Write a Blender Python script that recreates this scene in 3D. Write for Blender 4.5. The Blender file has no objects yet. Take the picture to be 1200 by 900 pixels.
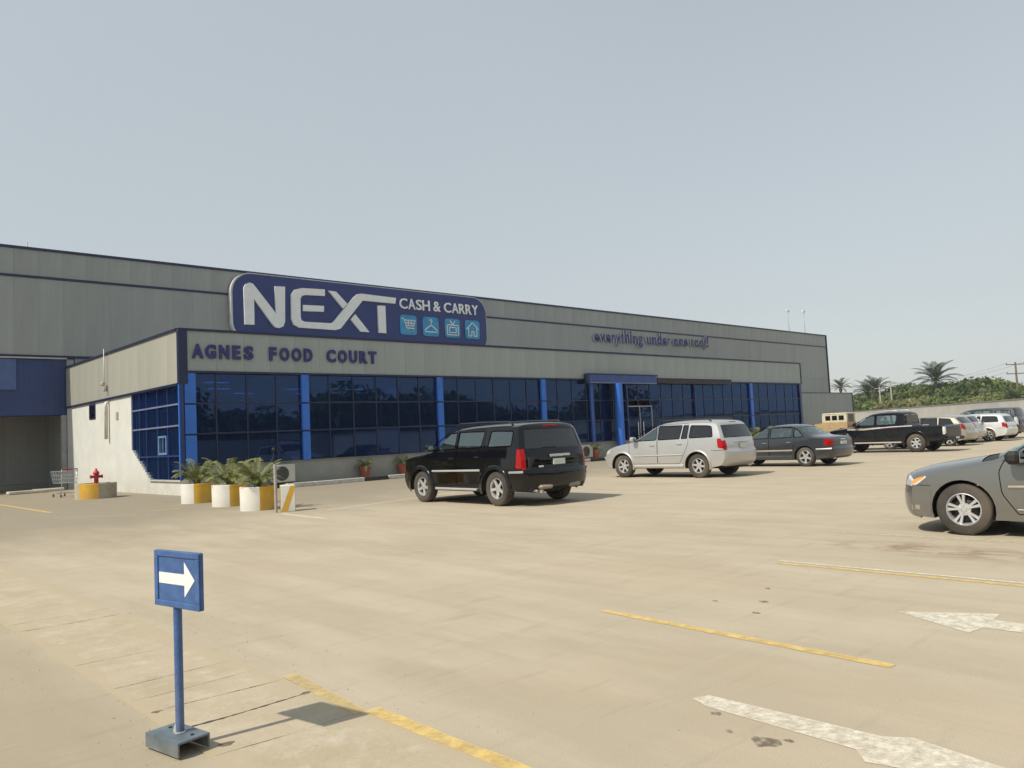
import bpy, math, random
import numpy as np
from mathutils import Vector, Matrix
from mathutils.geometry import delaunay_2d_cdt
random.seed(4); rng = np.random.default_rng(4)
SC = bpy.context.scene
COL = SC.collection
R = math.radians
PI = math.pi

# ------------------------------------------------------------------ camera
cd = bpy.data.cameras.new('camera'); cam = bpy.data.objects.new('camera', cd); COL.objects.link(cam)
cd.sensor_width = 36.0; cd.lens = 932.84 / 1200 * 36.0; cd.clip_start = 0.05; cd.clip_end = 3000
yaw, pit, rol = R(46.8529), R(3.6894), R(-2.7285)
f_ = Vector((math.cos(yaw)*math.cos(pit), math.sin(yaw)*math.cos(pit), math.sin(pit)))
r_ = Vector((math.sin(yaw), -math.cos(yaw), 0)); u_ = r_.cross(f_)
r2 = r_*math.cos(rol) + u_*math.sin(rol); u2 = -r_*math.sin(rol) + u_*math.cos(rol)
M = Matrix((r2, u2, -f_)).transposed().to_4x4(); M.translation = (0, 0, 1.4875)
cam.matrix_world = M; SC.camera = cam

# ------------------------------------------------------------------ sky, sun, exposure
SUN_EL, SUN_ROT = R(48.5), R(-84)
w = bpy.data.worlds.new('World'); SC.world = w; w.use_nodes = True
nt = w.node_tree; nt.nodes.clear()
sky = nt.nodes.new('ShaderNodeTexSky'); sky.sky_type = 'NISHITA'; sky.sun_disc = False
sky.sun_elevation = SUN_EL; sky.sun_rotation = SUN_ROT; sky.altitude = 0; sky.air_density = 1.6; sky.dust_density = 0.6; sky.ozone_density = 3.0
hs = nt.nodes.new('ShaderNodeHueSaturation'); hs.inputs['Saturation'].default_value = 0.45; hs.inputs['Value'].default_value = 1.0
bg = nt.nodes.new('ShaderNodeBackground'); bg.inputs['Strength'].default_value = 0.112
veil = nt.nodes.new('ShaderNodeMix'); veil.data_type = 'RGBA'; veil.inputs[0].default_value = 0.62; vn = nt.nodes.new('ShaderNodeTexNoise'); vn.inputs['Scale'].default_value = 1.6; vn.inputs['Detail'].default_value = 3; vc = nt.nodes.new('ShaderNodeTexCoord'); vr = nt.nodes.new('ShaderNodeMapRange'); vr.inputs[1].default_value = .3; vr.inputs[2].default_value = .7; vr.inputs[3].default_value = .54; vr.inputs[4].default_value = .70; nt.links.new(vc.outputs['Generated'], vn.inputs[0]); nt.links.new(vn.outputs[0], vr.inputs[0]); nt.links.new(vr.outputs[0], veil.inputs[0]); veil.inputs[7].default_value = (4.45, 4.95, 5.25, 1)   # even milky haze over the whole sky
wo = nt.nodes.new('ShaderNodeOutputWorld')
nt.links.new(sky.outputs[0], hs.inputs['Color']); nt.links.new(hs.outputs[0], veil.inputs[6]); nt.links.new(veil.outputs[2], bg.inputs[0]); nt.links.new(bg.outputs[0], wo.inputs[0])
ld = bpy.data.lights.new('sun', 'SUN'); ld.energy = 3.9; ld.angle = R(1.0); ld.color = (1.0, 0.93, 0.80)
sun = bpy.data.objects.new('sun', ld); COL.objects.link(sun)
tos = Vector((math.sin(SUN_ROT)*math.cos(SUN_EL), math.cos(SUN_ROT)*math.cos(SUN_EL), math.sin(SUN_EL)))
sun.rotation_euler = tos.to_track_quat('Z', 'Y').to_euler(); sun.location = (0, 0, 50)
SC.view_settings.view_transform = 'Standard'; SC.view_settings.look = 'None'; SC.view_settings.gamma = 1
SC.view_settings.exposure = 0.12
HAZE = 0.00045      # density of the haze box built at the end
SC.cycles.max_bounces = 8; SC.cycles.transparent_max_bounces = 12

# ------------------------------------------------------------------ materials
def newmat(name):
    m = bpy.data.materials.new(name); m.use_nodes = True
    return m, m.node_tree, m.node_tree.nodes['Principled BSDF']
def N(nt, t, **k):
    n = nt.nodes.new(t)
    for a, b in k.items():
        if a in n.inputs: n.inputs[a].default_value = b
        else: setattr(n, a, b)
    return n
def mixc(nt, fac, a, b, mode='MIX'):
    n = nt.nodes.new('ShaderNodeMix'); n.data_type = 'RGBA'; n.blend_type = mode
    for i, v in ((0, fac), (6, a), (7, b)):
        if isinstance(v, bpy.types.NodeSocket): nt.links.new(v, n.inputs[i])
        else: n.inputs[i].default_value = v if i == 0 else (*v, 1)
    return n.outputs[2]
def ramp(nt, src, p0, p1, c0=0.0, c1=1.0):
    n = nt.nodes.new('ShaderNodeMapRange'); n.clamp = True
    nt.links.new(src, n.inputs[0]); n.inputs[1].default_value = p0; n.inputs[2].default_value = p1
    n.inputs[3].default_value = c0; n.inputs[4].default_value = c1
    return n.outputs[0]
def noise(nt, scale, detail=4, rough=.55, sc=(1, 1, 1), coord='Object', off=(0, 0, 0)):
    tc = nt.nodes.new('ShaderNodeTexCoord'); mp = nt.nodes.new('ShaderNodeMapping')
    mp.inputs['Scale'].default_value = sc; mp.inputs['Location'].default_value = off
    nt.links.new(tc.outputs[coord], mp.inputs[0])
    n = nt.nodes.new('ShaderNodeTexNoise'); n.inputs['Scale'].default_value = scale; n.inputs['Detail'].default_value = detail
    n.inputs['Roughness'].default_value = rough
    nt.links.new(mp.outputs[0], n.inputs[0]); return n.outputs[0]
def bump(nt, bs, src, st=.3, dist=.01):
    b = nt.nodes.new('ShaderNodeBump'); b.inputs['Strength'].default_value = st; b.inputs['Distance'].default_value = dist
    nt.links.new(src, b.inputs['Height']); nt.links.new(b.outputs[0], bs.inputs['Normal'])
def pm(name, col, rough=.6, metal=0, var=.18, scale=3, bmp=0, bscale=60, coat=0, dirt=None, dirtz=None, islands=0, spec=.5, sc=(1, 1, 1)):
    m, nt, bs = newmat(name)
    c = col
    base = mixc(nt, ramp(nt, noise(nt, scale, sc=sc), .3, .7), tuple(x*(1-var) for x in c), tuple(min(1, x*(1+var)) for x in c))
    if islands:
        oi = nt.nodes.new('ShaderNodeObjectInfo')
        mu = ramp(nt, oi.outputs['Random'], 0, 1, 1-islands, 1+islands)
        cb = nt.nodes.new('ShaderNodeCombineColor')
        for i in range(3): nt.links.new(mu, cb.inputs[i])
        base = mixc(nt, 1.0, base, cb.outputs[0], 'MULTIPLY')
    if dirt:   # dust caked on with height: (colour, amount)
        geo = nt.nodes.new('ShaderNodeTexCoord'); sp = nt.nodes.new('ShaderNodeSeparateXYZ'); nt.links.new(geo.outputs['Object'], sp.inputs[0])
        h = ramp(nt, sp.outputs[2], dirtz[0], dirtz[1], 1, 0)
        mm = nt.nodes.new('ShaderNodeMath'); mm.operation = 'MULTIPLY'; nt.links.new(h, mm.inputs[0])
        nt.links.new(ramp(nt, noise(nt, 4, 6, .7), .35, .75, .2, 1), mm.inputs[1])
        m2 = nt.nodes.new('ShaderNodeMath'); m2.operation = 'MULTIPLY'; nt.links.new(mm.outputs[0], m2.inputs[0]); m2.inputs[1].default_value = dirt[1]
        base = mixc(nt, m2.outputs[0], base, dirt[0])
        nt.links.new(ramp(nt, m2.outputs[0], 0, 1, rough, .8), bs.inputs['Roughness'])
    else: bs.inputs['Roughness'].default_value = rough
    nt.links.new(base, bs.inputs['Base Color'])
    bs.inputs['Metallic'].default_value = metal; bs.inputs['Coat Weight'].default_value = coat; bs.inputs['Coat Roughness'].default_value = .04
    bs.inputs['Specular IOR Level'].default_value = spec
    if bmp: bump(nt, bs, noise(nt, bscale, 3), bmp)
    return m
DUST = (.36, .28, .18)
MT = {}
def paint(name, col, metal=.0, rough=.35, dust=.35, top=.9):
    MT[name] = pm(name, col, rough, metal, .04, 2, coat=.8, dirt=(DUST, dust), dirtz=(.15, top)); return MT[name]
P_black = paint('black_paint', (.0025, .0025, .003), 0, .12, .04, .6); P_black.node_tree.nodes['Principled BSDF'].inputs['Specular IOR Level'].default_value = .1
P_silver = paint('silver_paint', (.52, .52, .51), .55, .38, .5, .9)
P_dark = paint('dark_grey_paint', (.045, .05, .058), .4, .3, .16, .6)
P_pick = paint('pickup_black_paint', (.005, .006, .008), 0, .18, .12, .9); P_pick.node_tree.nodes['Principled BSDF'].inputs['Specular IOR Level'].default_value = .15; P_pick.node_tree.nodes['Principled BSDF'].inputs['Coat Weight'].default_value = .35
P_grey = paint('grey_paint', (.20, .205, .195), .65, .33, .25, .7)
P_navy = paint('navy_paint', (.02, .03, .06), .3, .3, .2, .7)
P_gold = paint('champagne_paint', (.42, .38, .30), .5, .36, .4, .9)
P_white = paint('white_silver_paint', (.68, .68, .67), .3, .35, .3, .8)
P_char = paint('charcoal_paint', (.035, .036, .04), .3, .3, .25, .9)
MT['rubber'] = pm('tyre_rubber', (.035, .032, .03), .85, var=.3, dirt=((.25, .2, .14), .5), dirtz=(-.5, .6))
MT['trim'] = pm('black_trim_plastic', (.018, .018, .018), .6, var=.3)
MT['seam'] = pm('panel_gap', (.003, .003, .003), .95, var=.0, spec=0)
MT['inner'] = pm('dark_interior', (.03, .03, .032), .8, var=.2)
MT['seat'] = pm('seat_fabric', (.10, .095, .09), .9)
MT['chrome'] = pm('chrome', (.75, .75, .76), .15, 1, var=.05)
MT['alloy'] = pm('alloy_rim', (.62, .62, .62), .35, .6, var=.06)
MT['brake'] = pm('brake_dark', (.03, .03, .03), .6, .5)
MT['red'] = pm('red_lamp_glass', (.34, .003, .005), .18, coat=.25, var=.25, scale=14, spec=.25)
MT['clear'] = pm('clear_lamp_glass', (.72, .72, .70), .1, .3, coat=1, var=.15, scale=20)
MT['amber'] = pm('amber_lamp_glass', (.85, .30, .05), .12, coat=1)
MT['plate'] = pm('number_plate', (.55, .62, .58), .5, var=.12, scale=30)
MT['dirty_trim'] = pm('dusty_grey_plastic', (.32, .28, .22), .7)
def glassmat(name, tint, refl=(1, 1, 1), ior=1.5, rough=0.01, base=.04, film=None):
    m, nt, bs = newmat(name); nt.nodes.remove(bs)
    out = nt.nodes['Material Output']
    t = N(nt, 'ShaderNodeBsdfTransparent'); t.inputs[0].default_value = (*tint, 1)
    g = N(nt, 'ShaderNodeBsdfGlossy'); g.inputs[0].default_value = (*refl, 1); g.inputs['Roughness'].default_value = rough
    fr = N(nt, 'ShaderNodeFresnel'); fr.inputs[0].default_value = ior
    mx = N(nt, 'ShaderNodeMixShader')
    nt.links.new(ramp(nt, fr.outputs[0], 0, 1, base, 1), mx.inputs[0]); nt.links.new(t.outputs[0], mx.inputs[1]); nt.links.new(g.outputs[0], mx.inputs[2])
    res = mx.outputs[0]
    if film:      # coloured, slightly dusty film in the pane
        df = N(nt, 'ShaderNodeBsdfDiffuse'); df.inputs[0].default_value = (*film[1], 1); m2 = N(nt, 'ShaderNodeMixShader'); m2.inputs[0].default_value = film[0]
        nt.links.new(res, m2.inputs[1]); nt.links.new(df.outputs[0], m2.inputs[2]); res = m2.outputs[0]
    nt.links.new(res, out.inputs[0]); return m
MT['glass'] = glassmat('car_window_glass', (.60, .70, .66), (.86, 1, .96), base=.17)
MT['glass_dark'] = glassmat('tinted_window_glass', (.10, .11, .12), base=.05)

# ------------------------------------------------------------------ object helpers
def tag(o, label=None, cat=None, group=None, kind=None):
    if label: o['label'] = label
    if cat: o['category'] = cat
    if group: o['group'] = group
    if kind: o['kind'] = kind
    return o
def empty(name, loc=(0, 0, 0), rz=0, **k):
    o = bpy.data.objects.new(name, None); COL.objects.link(o); o.location = loc; o.rotation_euler = (0, 0, rz); o.empty_display_size = .2
    return tag(o, **k)
def link(name, me, parent=None, loc=(0, 0, 0), rot=(0, 0, 0), **k):
    o = bpy.data.objects.new(name, me); COL.objects.link(o); o.location = loc; o.rotation_euler = rot
    if parent: o.parent = parent
    return tag(o, **k)
def kids(o): return [c for c in o.children]
def copy_tree(o, parent=None):
    c = o.copy(); COL.objects.link(c); c.parent = parent
    for ch in kids(o): copy_tree(ch, c)
    return c
class MB:
    def __init__(s): s.v = []; s.f = []; s.m = []
    def add(s, vs, fs, m=0):
        b = len(s.v); s.v += [tuple(v) for v in vs]; s.f += [tuple(b+i for i in f) for f in fs]; s.m += [m]*len(fs); return s
    def box(s, x0, x1, y0, y1, z0, z1, m=0):
        v = [(x, y, z) for z in (z0, z1) for y in (y0, y1) for x in (x0, x1)]
        return s.add(v, [(0, 2, 3, 1), (4, 5, 7, 6), (0, 1, 5, 4), (2, 6, 7, 3), (0, 4, 6, 2), (1, 3, 7, 5)], m)
    def cbox(s, x0, x1, y0, y1, z0, z1, c=.01, m=0):   # box with chamfered edges
        c = min(c, (x1-x0)*.45, (y1-y0)*.45, (z1-z0)*.45)
        vs = []; idx = {}
        for ix, (xa, sx) in enumerate(((x0, 1), (x1, -1))):
            for iy, (ya, sy) in enumerate(((y0, 1), (y1, -1))):
                for iz, (za, sz) in enumerate(((z0, 1), (z1, -1))):
                    idx[ix, iy, iz, 0] = len(vs); vs.append((xa, ya+sy*c, za+sz*c))
                    idx[ix, iy, iz, 1] = len(vs); vs.append((xa+sx*c, ya, za+sz*c))
                    idx[ix, iy, iz, 2] = len(vs); vs.append((xa+sx*c, ya+sy*c, za))
        fs = []
        for k in range(2):
            fs.append([idx[k, a, b, 0] for a, b in ((0, 0), (1, 0), (1, 1), (0, 1))][::1 if k else -1])
            fs.append([idx[a, k, b, 1] for a, b in ((0, 0), (1, 0), (1, 1), (0, 1))][::-1 if k else 1])
            fs.append([idx[a, b, k, 2] for a, b in ((0, 0), (1, 0), (1, 1), (0, 1))][::1 if k else -1])
        for a in range(2):
            for b in range(2):
                fs.append([idx[a, b, 0, 0], idx[a, b, 1, 0], idx[a, b, 1, 1], idx[a, b, 0, 1]][::1 if a == b else -1])
                fs.append([idx[a, 0, b, 0], idx[a, 1, b, 0], idx[a, 1, b, 2], idx[a, 0, b, 2]][::-1 if a == b else 1])
                fs.append([idx[0, a, b, 1], idx[1, a, b, 1], idx[1, a, b, 2], idx[0, a, b, 2]][::1 if a == b else -1])
                for d in range(2):
                    fs.append([idx[a, b, d, 0], idx[a, b, d, 1], idx[a, b, d, 2]][::1 if (a+b+d) % 2 else -1])
        return s.add(vs, fs, m)
    def prism(s, pts, y0, y1, m=0):     # polygon in (x,z) extruded along y
        n = len(pts); v = [(x, y0, z) for x, z in pts]+[(x, y1, z) for x, z in pts]
        ar = sum(pts[i][0]*pts[(i+1) % n][1]-pts[(i+1) % n][0]*pts[i][1] for i in range(n))
        f = [tuple(range(n)), tuple(range(2*n-1, n-1, -1))]+[(i, i+n, (i+1) % n+n, (i+1) % n) for i in range(n)]
        if ar < 0: f = [tuple(reversed(q)) for q in f]
        return s.add(v, f, m)
    def zprism(s, pts, z0, z1, m=0):
        n = len(pts); v = [(x, y, z0) for x, y in pts]+[(x, y, z1) for x, y in pts]
        ar = sum(pts[i][0]*pts[(i+1) % n][1]-pts[(i+1) % n][0]*pts[i][1] for i in range(n))
        f = [tuple(range(n-1, -1, -1)), tuple(range(n, 2*n))]+[(i, (i+1) % n, (i+1) % n+n, i+n) for i in range(n)]
        if ar < 0: f = [tuple(reversed(q)) for q in f]
        return s.add(v, f, m)
    def tube(s, pts, r, n=8, m=0, cap=True):
        pts = [Vector(p) for p in pts]; rs = r if isinstance(r, (list, tuple)) else [r]*len(pts); vs = []; fs = []
        for i, p in enumerate(pts):
            t = (pts[min(i+1, len(pts)-1)]-pts[max(i-1, 0)]).normalized()
            a = t.cross(Vector((0, 0, 1))); a = Vector((1, 0, 0)) if a.length < 1e-3 else a.normalized(); b = t.cross(a)
            for k in range(n):
                an = 2*PI*k/n; vs.append(p+(a*math.cos(an)+b*math.sin(an))*rs[i])
        for i in range(len(pts)-1):
            for k in range(n): fs.append((i*n+k, i*n+(k+1) % n, (i+1)*n+(k+1) % n, (i+1)*n+k))
        if cap: fs += [tuple(range(n-1, -1, -1)), tuple(range((len(pts)-1)*n, len(pts)*n))]
        return s.add(vs, fs, m)
    def lathe(s, prof, n=24, axis='z', c=(0, 0, 0), m=0, a0=0, a1=2*PI, cap=False):
        vs = []; fs = []; full = abs(a1-a0-2*PI) < 1e-6; cnt = n if full else n+1
        for r, h in prof:
            for k in range(cnt):
                an = a0+(a1-a0)*k/n; x, y = r*math.cos(an), r*math.sin(an)
                vs.append((c[0]+x, c[1]+y, c[2]+h) if axis == 'z' else (c[0]+x, c[1]-h, c[2]+y))
        for i in range(len(prof)-1):
            for k in range(n if full else n): 
                k2 = (k+1) % cnt; fs.append((i*cnt+k, i*cnt+k2, (i+1)*cnt+k2, (i+1)*cnt+k))
        return s.add(vs, fs, m)
    def mesh(s, name, mats, smooth=False, uv=None):
        me = bpy.data.meshes.new(name); me.from_pydata(s.v, [], s.f)
        for m in (mats if isinstance(mats, (list, tuple)) else [mats]): me.materials.append(m)
        if any(s.m): me.polygons.foreach_set('material_index', s.m)
        if smooth:
            me.shade_smooth()
            if smooth != True:
                try: me.set_sharp_from_angle(angle=R(smooth))
                except Exception: pass
        me.update(); return me
    def build(s, name, mats, parent=None, smooth=False, loc=(0, 0, 0), rot=(0, 0, 0), **k):
        return link(name, s.mesh(name, mats, smooth), parent, loc, rot, **k)

# ------------------------------------------------------------------ GROUND
def ground_mat():
    m, nt, bs = newmat('dusty_asphalt')
    tc = nt.nodes.new('ShaderNodeTexCoord'); sp = nt.nodes.new('ShaderNodeSeparateXYZ'); nt.links.new(tc.outputs['Object'], sp.inputs[0])
    sand = mixc(nt, ramp(nt, noise(nt, .22, 5, .6, (1, .45, 1)), .3, .7), (.405, .345, .250), (.485, .415, .312))
    n2 = noise(nt, 1.3, 6, .62, (1.4, .35, 1), off=(3, 1, 0))
    sand = mixc(nt, ramp(nt, n2, .42, .66, 0, .7), sand, (.53, .465, .36))
    pink = noise(nt, .5, 4, .6, (1.2, .5, 1), off=(9, 4, 0))
    sand = mixc(nt, ramp(nt, pink, .54, .70, 0, .4), sand, (.49, .385, .275))
    # worn stain near the grey sedan
    # thinner dust towards the building: bare greyish asphalt
    gy = noise(nt, .35, 5, .6, (1, .6, 1), off=(5, 9, 0))
    a = nt.nodes.new('ShaderNodeMath'); a.operation = 'MULTIPLY_ADD'; nt.links.new(gy, a.inputs[0]); a.inputs[1].default_value = 9.0; nt.links.new(sp.outputs[1], a.inputs[2])
    b = nt.nodes.new('ShaderNodeMath'); b.operation = 'MULTIPLY_ADD'; nt.links.new(sp.outputs[0], b.inputs[0]); b.inputs[1].default_value = -.10; nt.links.new(a.outputs[0], b.inputs[2])
    col = mixc(nt, ramp(nt, b.outputs[0], 17.5, 23.5, 0, .85), sand, (.27, .235, .175))
    # left lane beyond the drain: smoother, slightly darker
    l = nt.nodes.new('ShaderNodeMath'); l.operation = 'MULTIPLY_ADD'; nt.links.new(noise(nt, .9, 4), l.inputs[0]); l.inputs[1].default_value = .5; nt.links.new(sp.outputs[0], l.inputs[2])
    col = mixc(nt, ramp(nt, l.outputs[0], 1.95, 1.6, 0, .45), col, (.285, .24, .16))
    # faint tyre paths along the bays and cross lane
    ty = noise(nt, 1.0, 5, .6, (3.2, .10, 1), off=(21, 5, 0)); col = mixc(nt, ramp(nt, ty, .54, .66, 0, .2), col, (.33, .28, .205))
    ty2 = noise(nt, 1.0, 5, .6, (.08, 2.6, 1), off=(2, 31, 0)); col = mixc(nt, ramp(nt, ty2, .56, .70, 0, .15), col, (.345, .295, .22))
    # fine speckle, dark spots, streaks across
    st = noise(nt, 2.2, 5, .65, (.25, 3.2, 1), off=(1, 7, 2))
    col = mixc(nt, ramp(nt, st, .60, .78, 0, .35), col, (.52, .46, .35))
    st2 = noise(nt, 2.6, 6, .7, (.35, 2.2, 1), off=(11, 2, 2))
    col = mixc(nt, ramp(nt, st2, .56, .78, 0, .5), col, (.29, .245, .18))
    vo = noise(nt, 7, 5, .7, off=(2, 2, 5))
    col = mixc(nt, ramp(nt, vo, .715, .76, 0, .55), col, (.14, .115, .085))
    fine = noise(nt, 95, 3, .7)
    col = mixc(nt, ramp(nt, fine, .3, .75, 0, .30), col, (.25, .205, .145))
    # brown stain beside the grey sedan
    d = nt.nodes.new('ShaderNodeVectorMath'); d.operation = 'DISTANCE'
    mp = nt.nodes.new('ShaderNodeMapping'); mp.inputs['Scale'].default_value = (1.6, .55, 0); nt.links.new(tc.outputs['Object'], mp.inputs[0])
    nt.links.new(mp.outputs[0], d.inputs[0]); d.inputs[1].default_value = (9.45*1.6, 3.3*.55, 0)
    s1 = nt.nodes.new('ShaderNodeMath'); s1.operation = 'MULTIPLY'; nt.links.new(ramp(nt, d.outputs['Value'], .25, .95, 1, 0), s1.inputs[0])
    nt.links.new(ramp(nt, noise(nt, 3.2, 6, .7, (1.6, .8, 1)), .42, .62, 0, .75), s1.inputs[1])
    col = mixc(nt, s1.outputs[0], col, (.22, .145, .09))
    nt.links.new(col, bs.inputs['Base Color']); bs.inputs['Roughness'].default_value = .9; bs.inputs['Specular IOR Level'].default_value = .2
    bb = nt.nodes.new('ShaderNodeMath'); bb.operation = 'ADD'; nt.links.new(fine, bb.inputs[0]); nt.links.new(n2, bb.inputs[1])
    bump(nt, bs, bb.outputs[0], .25, .012)
    return m
G = ground_mat()
mb = MB(); mb.add([(-300, -300, 0), (600, -300, 0), (600, 600, 0), (-300, 600, 0)], [(0, 1, 2, 3)])
mb.build('ground', G, kind='structure')

def worn_paint(name, col, cover=.5, soft=.12, scale=6):
    m, nt, bs = newmat(name); out = nt.nodes['Material Output']
    c = mixc(nt, ramp(nt, noise(nt, 6, 5, .65), .4, .7), col, tuple(.75*a+.25*b for a, b in zip(col, (.42, .35, .25))))
    nt.links.new(c, bs.inputs['Base Color']); bs.inputs['Roughness'].default_value = .8
    tr = N(nt, 'ShaderNodeBsdfTransparent'); mx = N(nt, 'ShaderNodeMixShader')
    n = noise(nt, scale, 8, .72)
    nt.links.new(ramp(nt, n, cover-soft, cover+soft), mx.inputs[0]); nt.links.new(bs.outputs[0], mx.inputs[1]); nt.links.new(tr.outputs[0], mx.inputs[2])
    nt.links.new(mx.outputs[0], out.inputs[0]); return m
PY = worn_paint('yellow_road_paint', (.66, .47, .16), .66, .24, 9)
PYf = worn_paint('faded_yellow_road_paint', (.62, .47, .20), .56, .26, 9)
PW = worn_paint('white_road_paint', (.68, .63, .52), .64, .22, 14)
PWf = worn_paint('faded_white_road_paint', (.64, .57, .44), .53, .25, 12)
def strip(name, x0, y0, x1, y1, wd, mat, z=.0030, jit=.12, parts=1):
    d = Vector((x1-x0, y1-y0)); L = d.length; d.normalize(); n = Vector((-d.y, d.x)); k = max(4, int(L/.12)); vs = []; fs = []
    for i in range(k+1):
        p = Vector((x0, y0))+d*L*i/k
        for s in (-1, 1):
            q = p+n*s*wd/2*(1+random.uniform(-jit, jit)); vs.append((q.x, q.y, z))
    for i in range(k): fs.append((2*i, 2*i+2, 2*i+3, 2*i+1))
    m = MB(); m.add(vs, fs); return m.build(name, mat, kind='structure')
strip('bay_line', 5.08, 4.45, 4.93, 2.05, .085, PY)
strip('bay_line', 7.86, 4.40, 7.74, -3.0, .075, PY)
strip('bay_line', 7.99, 4.44, 7.87, -3.0, .055, PW, z=.0035)
strip('bay_line', 10.40, 4.9, 10.34, -3.0, .075, PWf)
strip('bay_line', 2.49, 4.9, 2.40, 3.9, .09, PYf, z=.0065)
strip('bay_line', 2.47, 3.9, 2.44, 0.6, .095, PY, z=.0060)
strip('bay_line', 9.24, 16.16, 13.84, 17.16, .10, PW)
strip('bay_line', 13.84, 17.16, 18.9, 17.5, .10, PWf)
strip('bay_line', 8.33, 16.55, 8.175, 14.35, .12, PW)
strip('bay_line', 5.66, 31.2, 5.58, 24.4, .13, PY)
strip('bay_line', 5.08, 22.34, 6.8, 20.0, .10, PWf)
strip('bay_line', 7.15, 21.29, 7.85, 21.2, .12, PY)
strip('bay_line', 17.4, 18.2, 17.4, 12.5, .10, PWf)
strip('bay_line', 23.1, 18.2, 23.1, 12.8, .10, PWf)
# painted arrows
mb = MB(); mb.add([(6.336, 2.566, .003), (5.976, 1.961, .003), (6.18, 1.93, .003), (6.12, -1.6, .003), (6.40, -1.6, .003), (6.44, 1.94, .003), (6.655, 1.959, .003)], [(0, 1, 2), (2, 3, 4, 5), (0, 2, 5), (0, 5, 6)])
mb.build('painted_arrow', PW, kind='structure')
vs = [(3.66, 2.52), (3.72, 2.64), (3.82, 2.60), (3.82, 1.66), (3.89, 1.55), (3.70, .75), (3.49, 1.60), (3.60, 1.69)]
mb = MB(); mb.add([(x, y, .003) for x, y in vs], [(0, 1, 2, 3, 7), (3, 4, 5, 6, 7)])
mb.build('painted_arrow', worn_paint('worn_white_road_paint', (.72, .66, .54), .60, .22, 16), kind='structure')

# drain strip with concrete covers, each cover its own piece
MT['joint'] = pm('drain_joint_dirt', (.05, .04, .03), .95, var=.4, scale=20)
def slab_mat():
    m, nt, bs = newmat('drain_cover_concrete')
    tc = nt.nodes.new('ShaderNodeTexCoord'); sp = nt.nodes.new('ShaderNodeSeparateXYZ'); nt.links.new(tc.outputs['Object'], sp.inputs[0])
    c = mixc(nt, ramp(nt, noise(nt, 1.6, 6, .65), .35, .7), (.42, .35, .245), (.50, .43, .32))
    c = mixc(nt, ramp(nt, noise(nt, 5, 6, .7, off=(4, 4, 0)), .5, .7, 0, .7), c, (.56, .50, .39))
    c = mixc(nt, ramp(nt, noise(nt, 60, 3, .7), .3, .75, 0, .3), c, (.27, .22, .155))
    ab = nt.nodes.new('ShaderNodeMath'); ab.operation = 'ABSOLUTE'; nt.links.new(sp.outputs[0], ab.inputs[0])
    ad = nt.nodes.new('ShaderNodeMath'); ad.operation = 'MULTIPLY_ADD'; nt.links.new(noise(nt, 4, 5, .6), ad.inputs[0]); ad.inputs[1].default_value = .22; nt.links.new(ab.outputs[0], ad.inputs[2])
    c = mixc(nt, ramp(nt, ad.outputs[0], .38, .50), c, (.43, .36, .25))
    nt.links.new(c, bs.inputs['Base Color']); bs.inputs['Roughness'].default_value = .92; bs.inputs['Specular IOR Level'].default_value = .2
    bump(nt, bs, noise(nt, 30, 5, .7), .45, .006); return m
sl = slab_mat()
dr = empty('drain_strip', (2.0, 0, 0)); tag(dr, kind='structure')
mb = MB(); mb.add([(-.39, 2.6, .0022), (.39, 2.6, .0022), (.39, 14, .0022), (-.39, 14, .0022)], [(0, 1, 2, 3)]); mb.build('joint_bed', MT['joint'], dr)
joints = [2.3, 3.20, 3.93, 4.455, 4.86, 5.19, 5.56, 6.36, 7.2, 8.03, 8.43, 9.75, 11.2, 12.8, 14.5]
gaps = {3.93: .012, 4.455: .032, 4.86: .014, 5.19: .009, 5.56: .013, 6.36: .010, 8.03: .020, 8.43: .016}
def jprof(seed, wmax, n=40):
    rg = random.Random(seed); a, b_ = rg.uniform(0, 6), rg.uniform(0, 6); out = []
    for i in range(n+1):
        t = i/n; m_ = .5+.5*math.sin(t*5+a)*math.cos(t*9+b_)
        if wmax >= .02: m_ = .35+.65*m_
        out.append((max(.0004, wmax*m_*rg.uniform(.55, 1.3)*min(1, t*12, (1-t)*12)) if wmax > .003 else .0006, .014*math.sin(t*4+a)+rg.uniform(-.002, .002) if wmax > .003 else .004*math.sin(t*6+a)))
    return out
J = {b_: jprof(int(b_*100), gaps.get(b_, .002)) for b_ in joints}
x0, x1 = -.42, .42
for a, b_ in zip(joints[:-1], joints[1:]):
    n = 40; vs = [(x0+(x1-x0)*i/n, a+J[a][i][0]/2+J[a][i][1]) for i in range(n+1)]+[(x0+(x1-x0)*i/n, b_-J[b_][i][0]/2+J[b_][i][1]) for i in range(n, -1, -1)]
    m_ = MB(); m_.zprism(vs, -.02, .0050); m_.build('cover_slab', sl, dr)
# ragged crumbled concrete and potholes beside the covers
mb = MB()
for (x, y, r) in [(1.64, 4.86, .022), (2.37, 4.47, .022), (1.70, 4.05, .030)]:
    k = 9; vs = [(x+r*random.uniform(.6, 1.4)*math.cos(i*2*PI/k)*1.5, y+r*random.uniform(.5, 1.3)*math.sin(i*2*PI/k)) for i in range(k)]
    mb.zprism([(a-2.0, b) for a, b in vs], .0025, .0058)
mb.build('crumbled_edge', pm('crumbled_dirt', (.15, .12, .085), .95, var=.4, scale=40), dr, kind='stuff')
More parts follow.
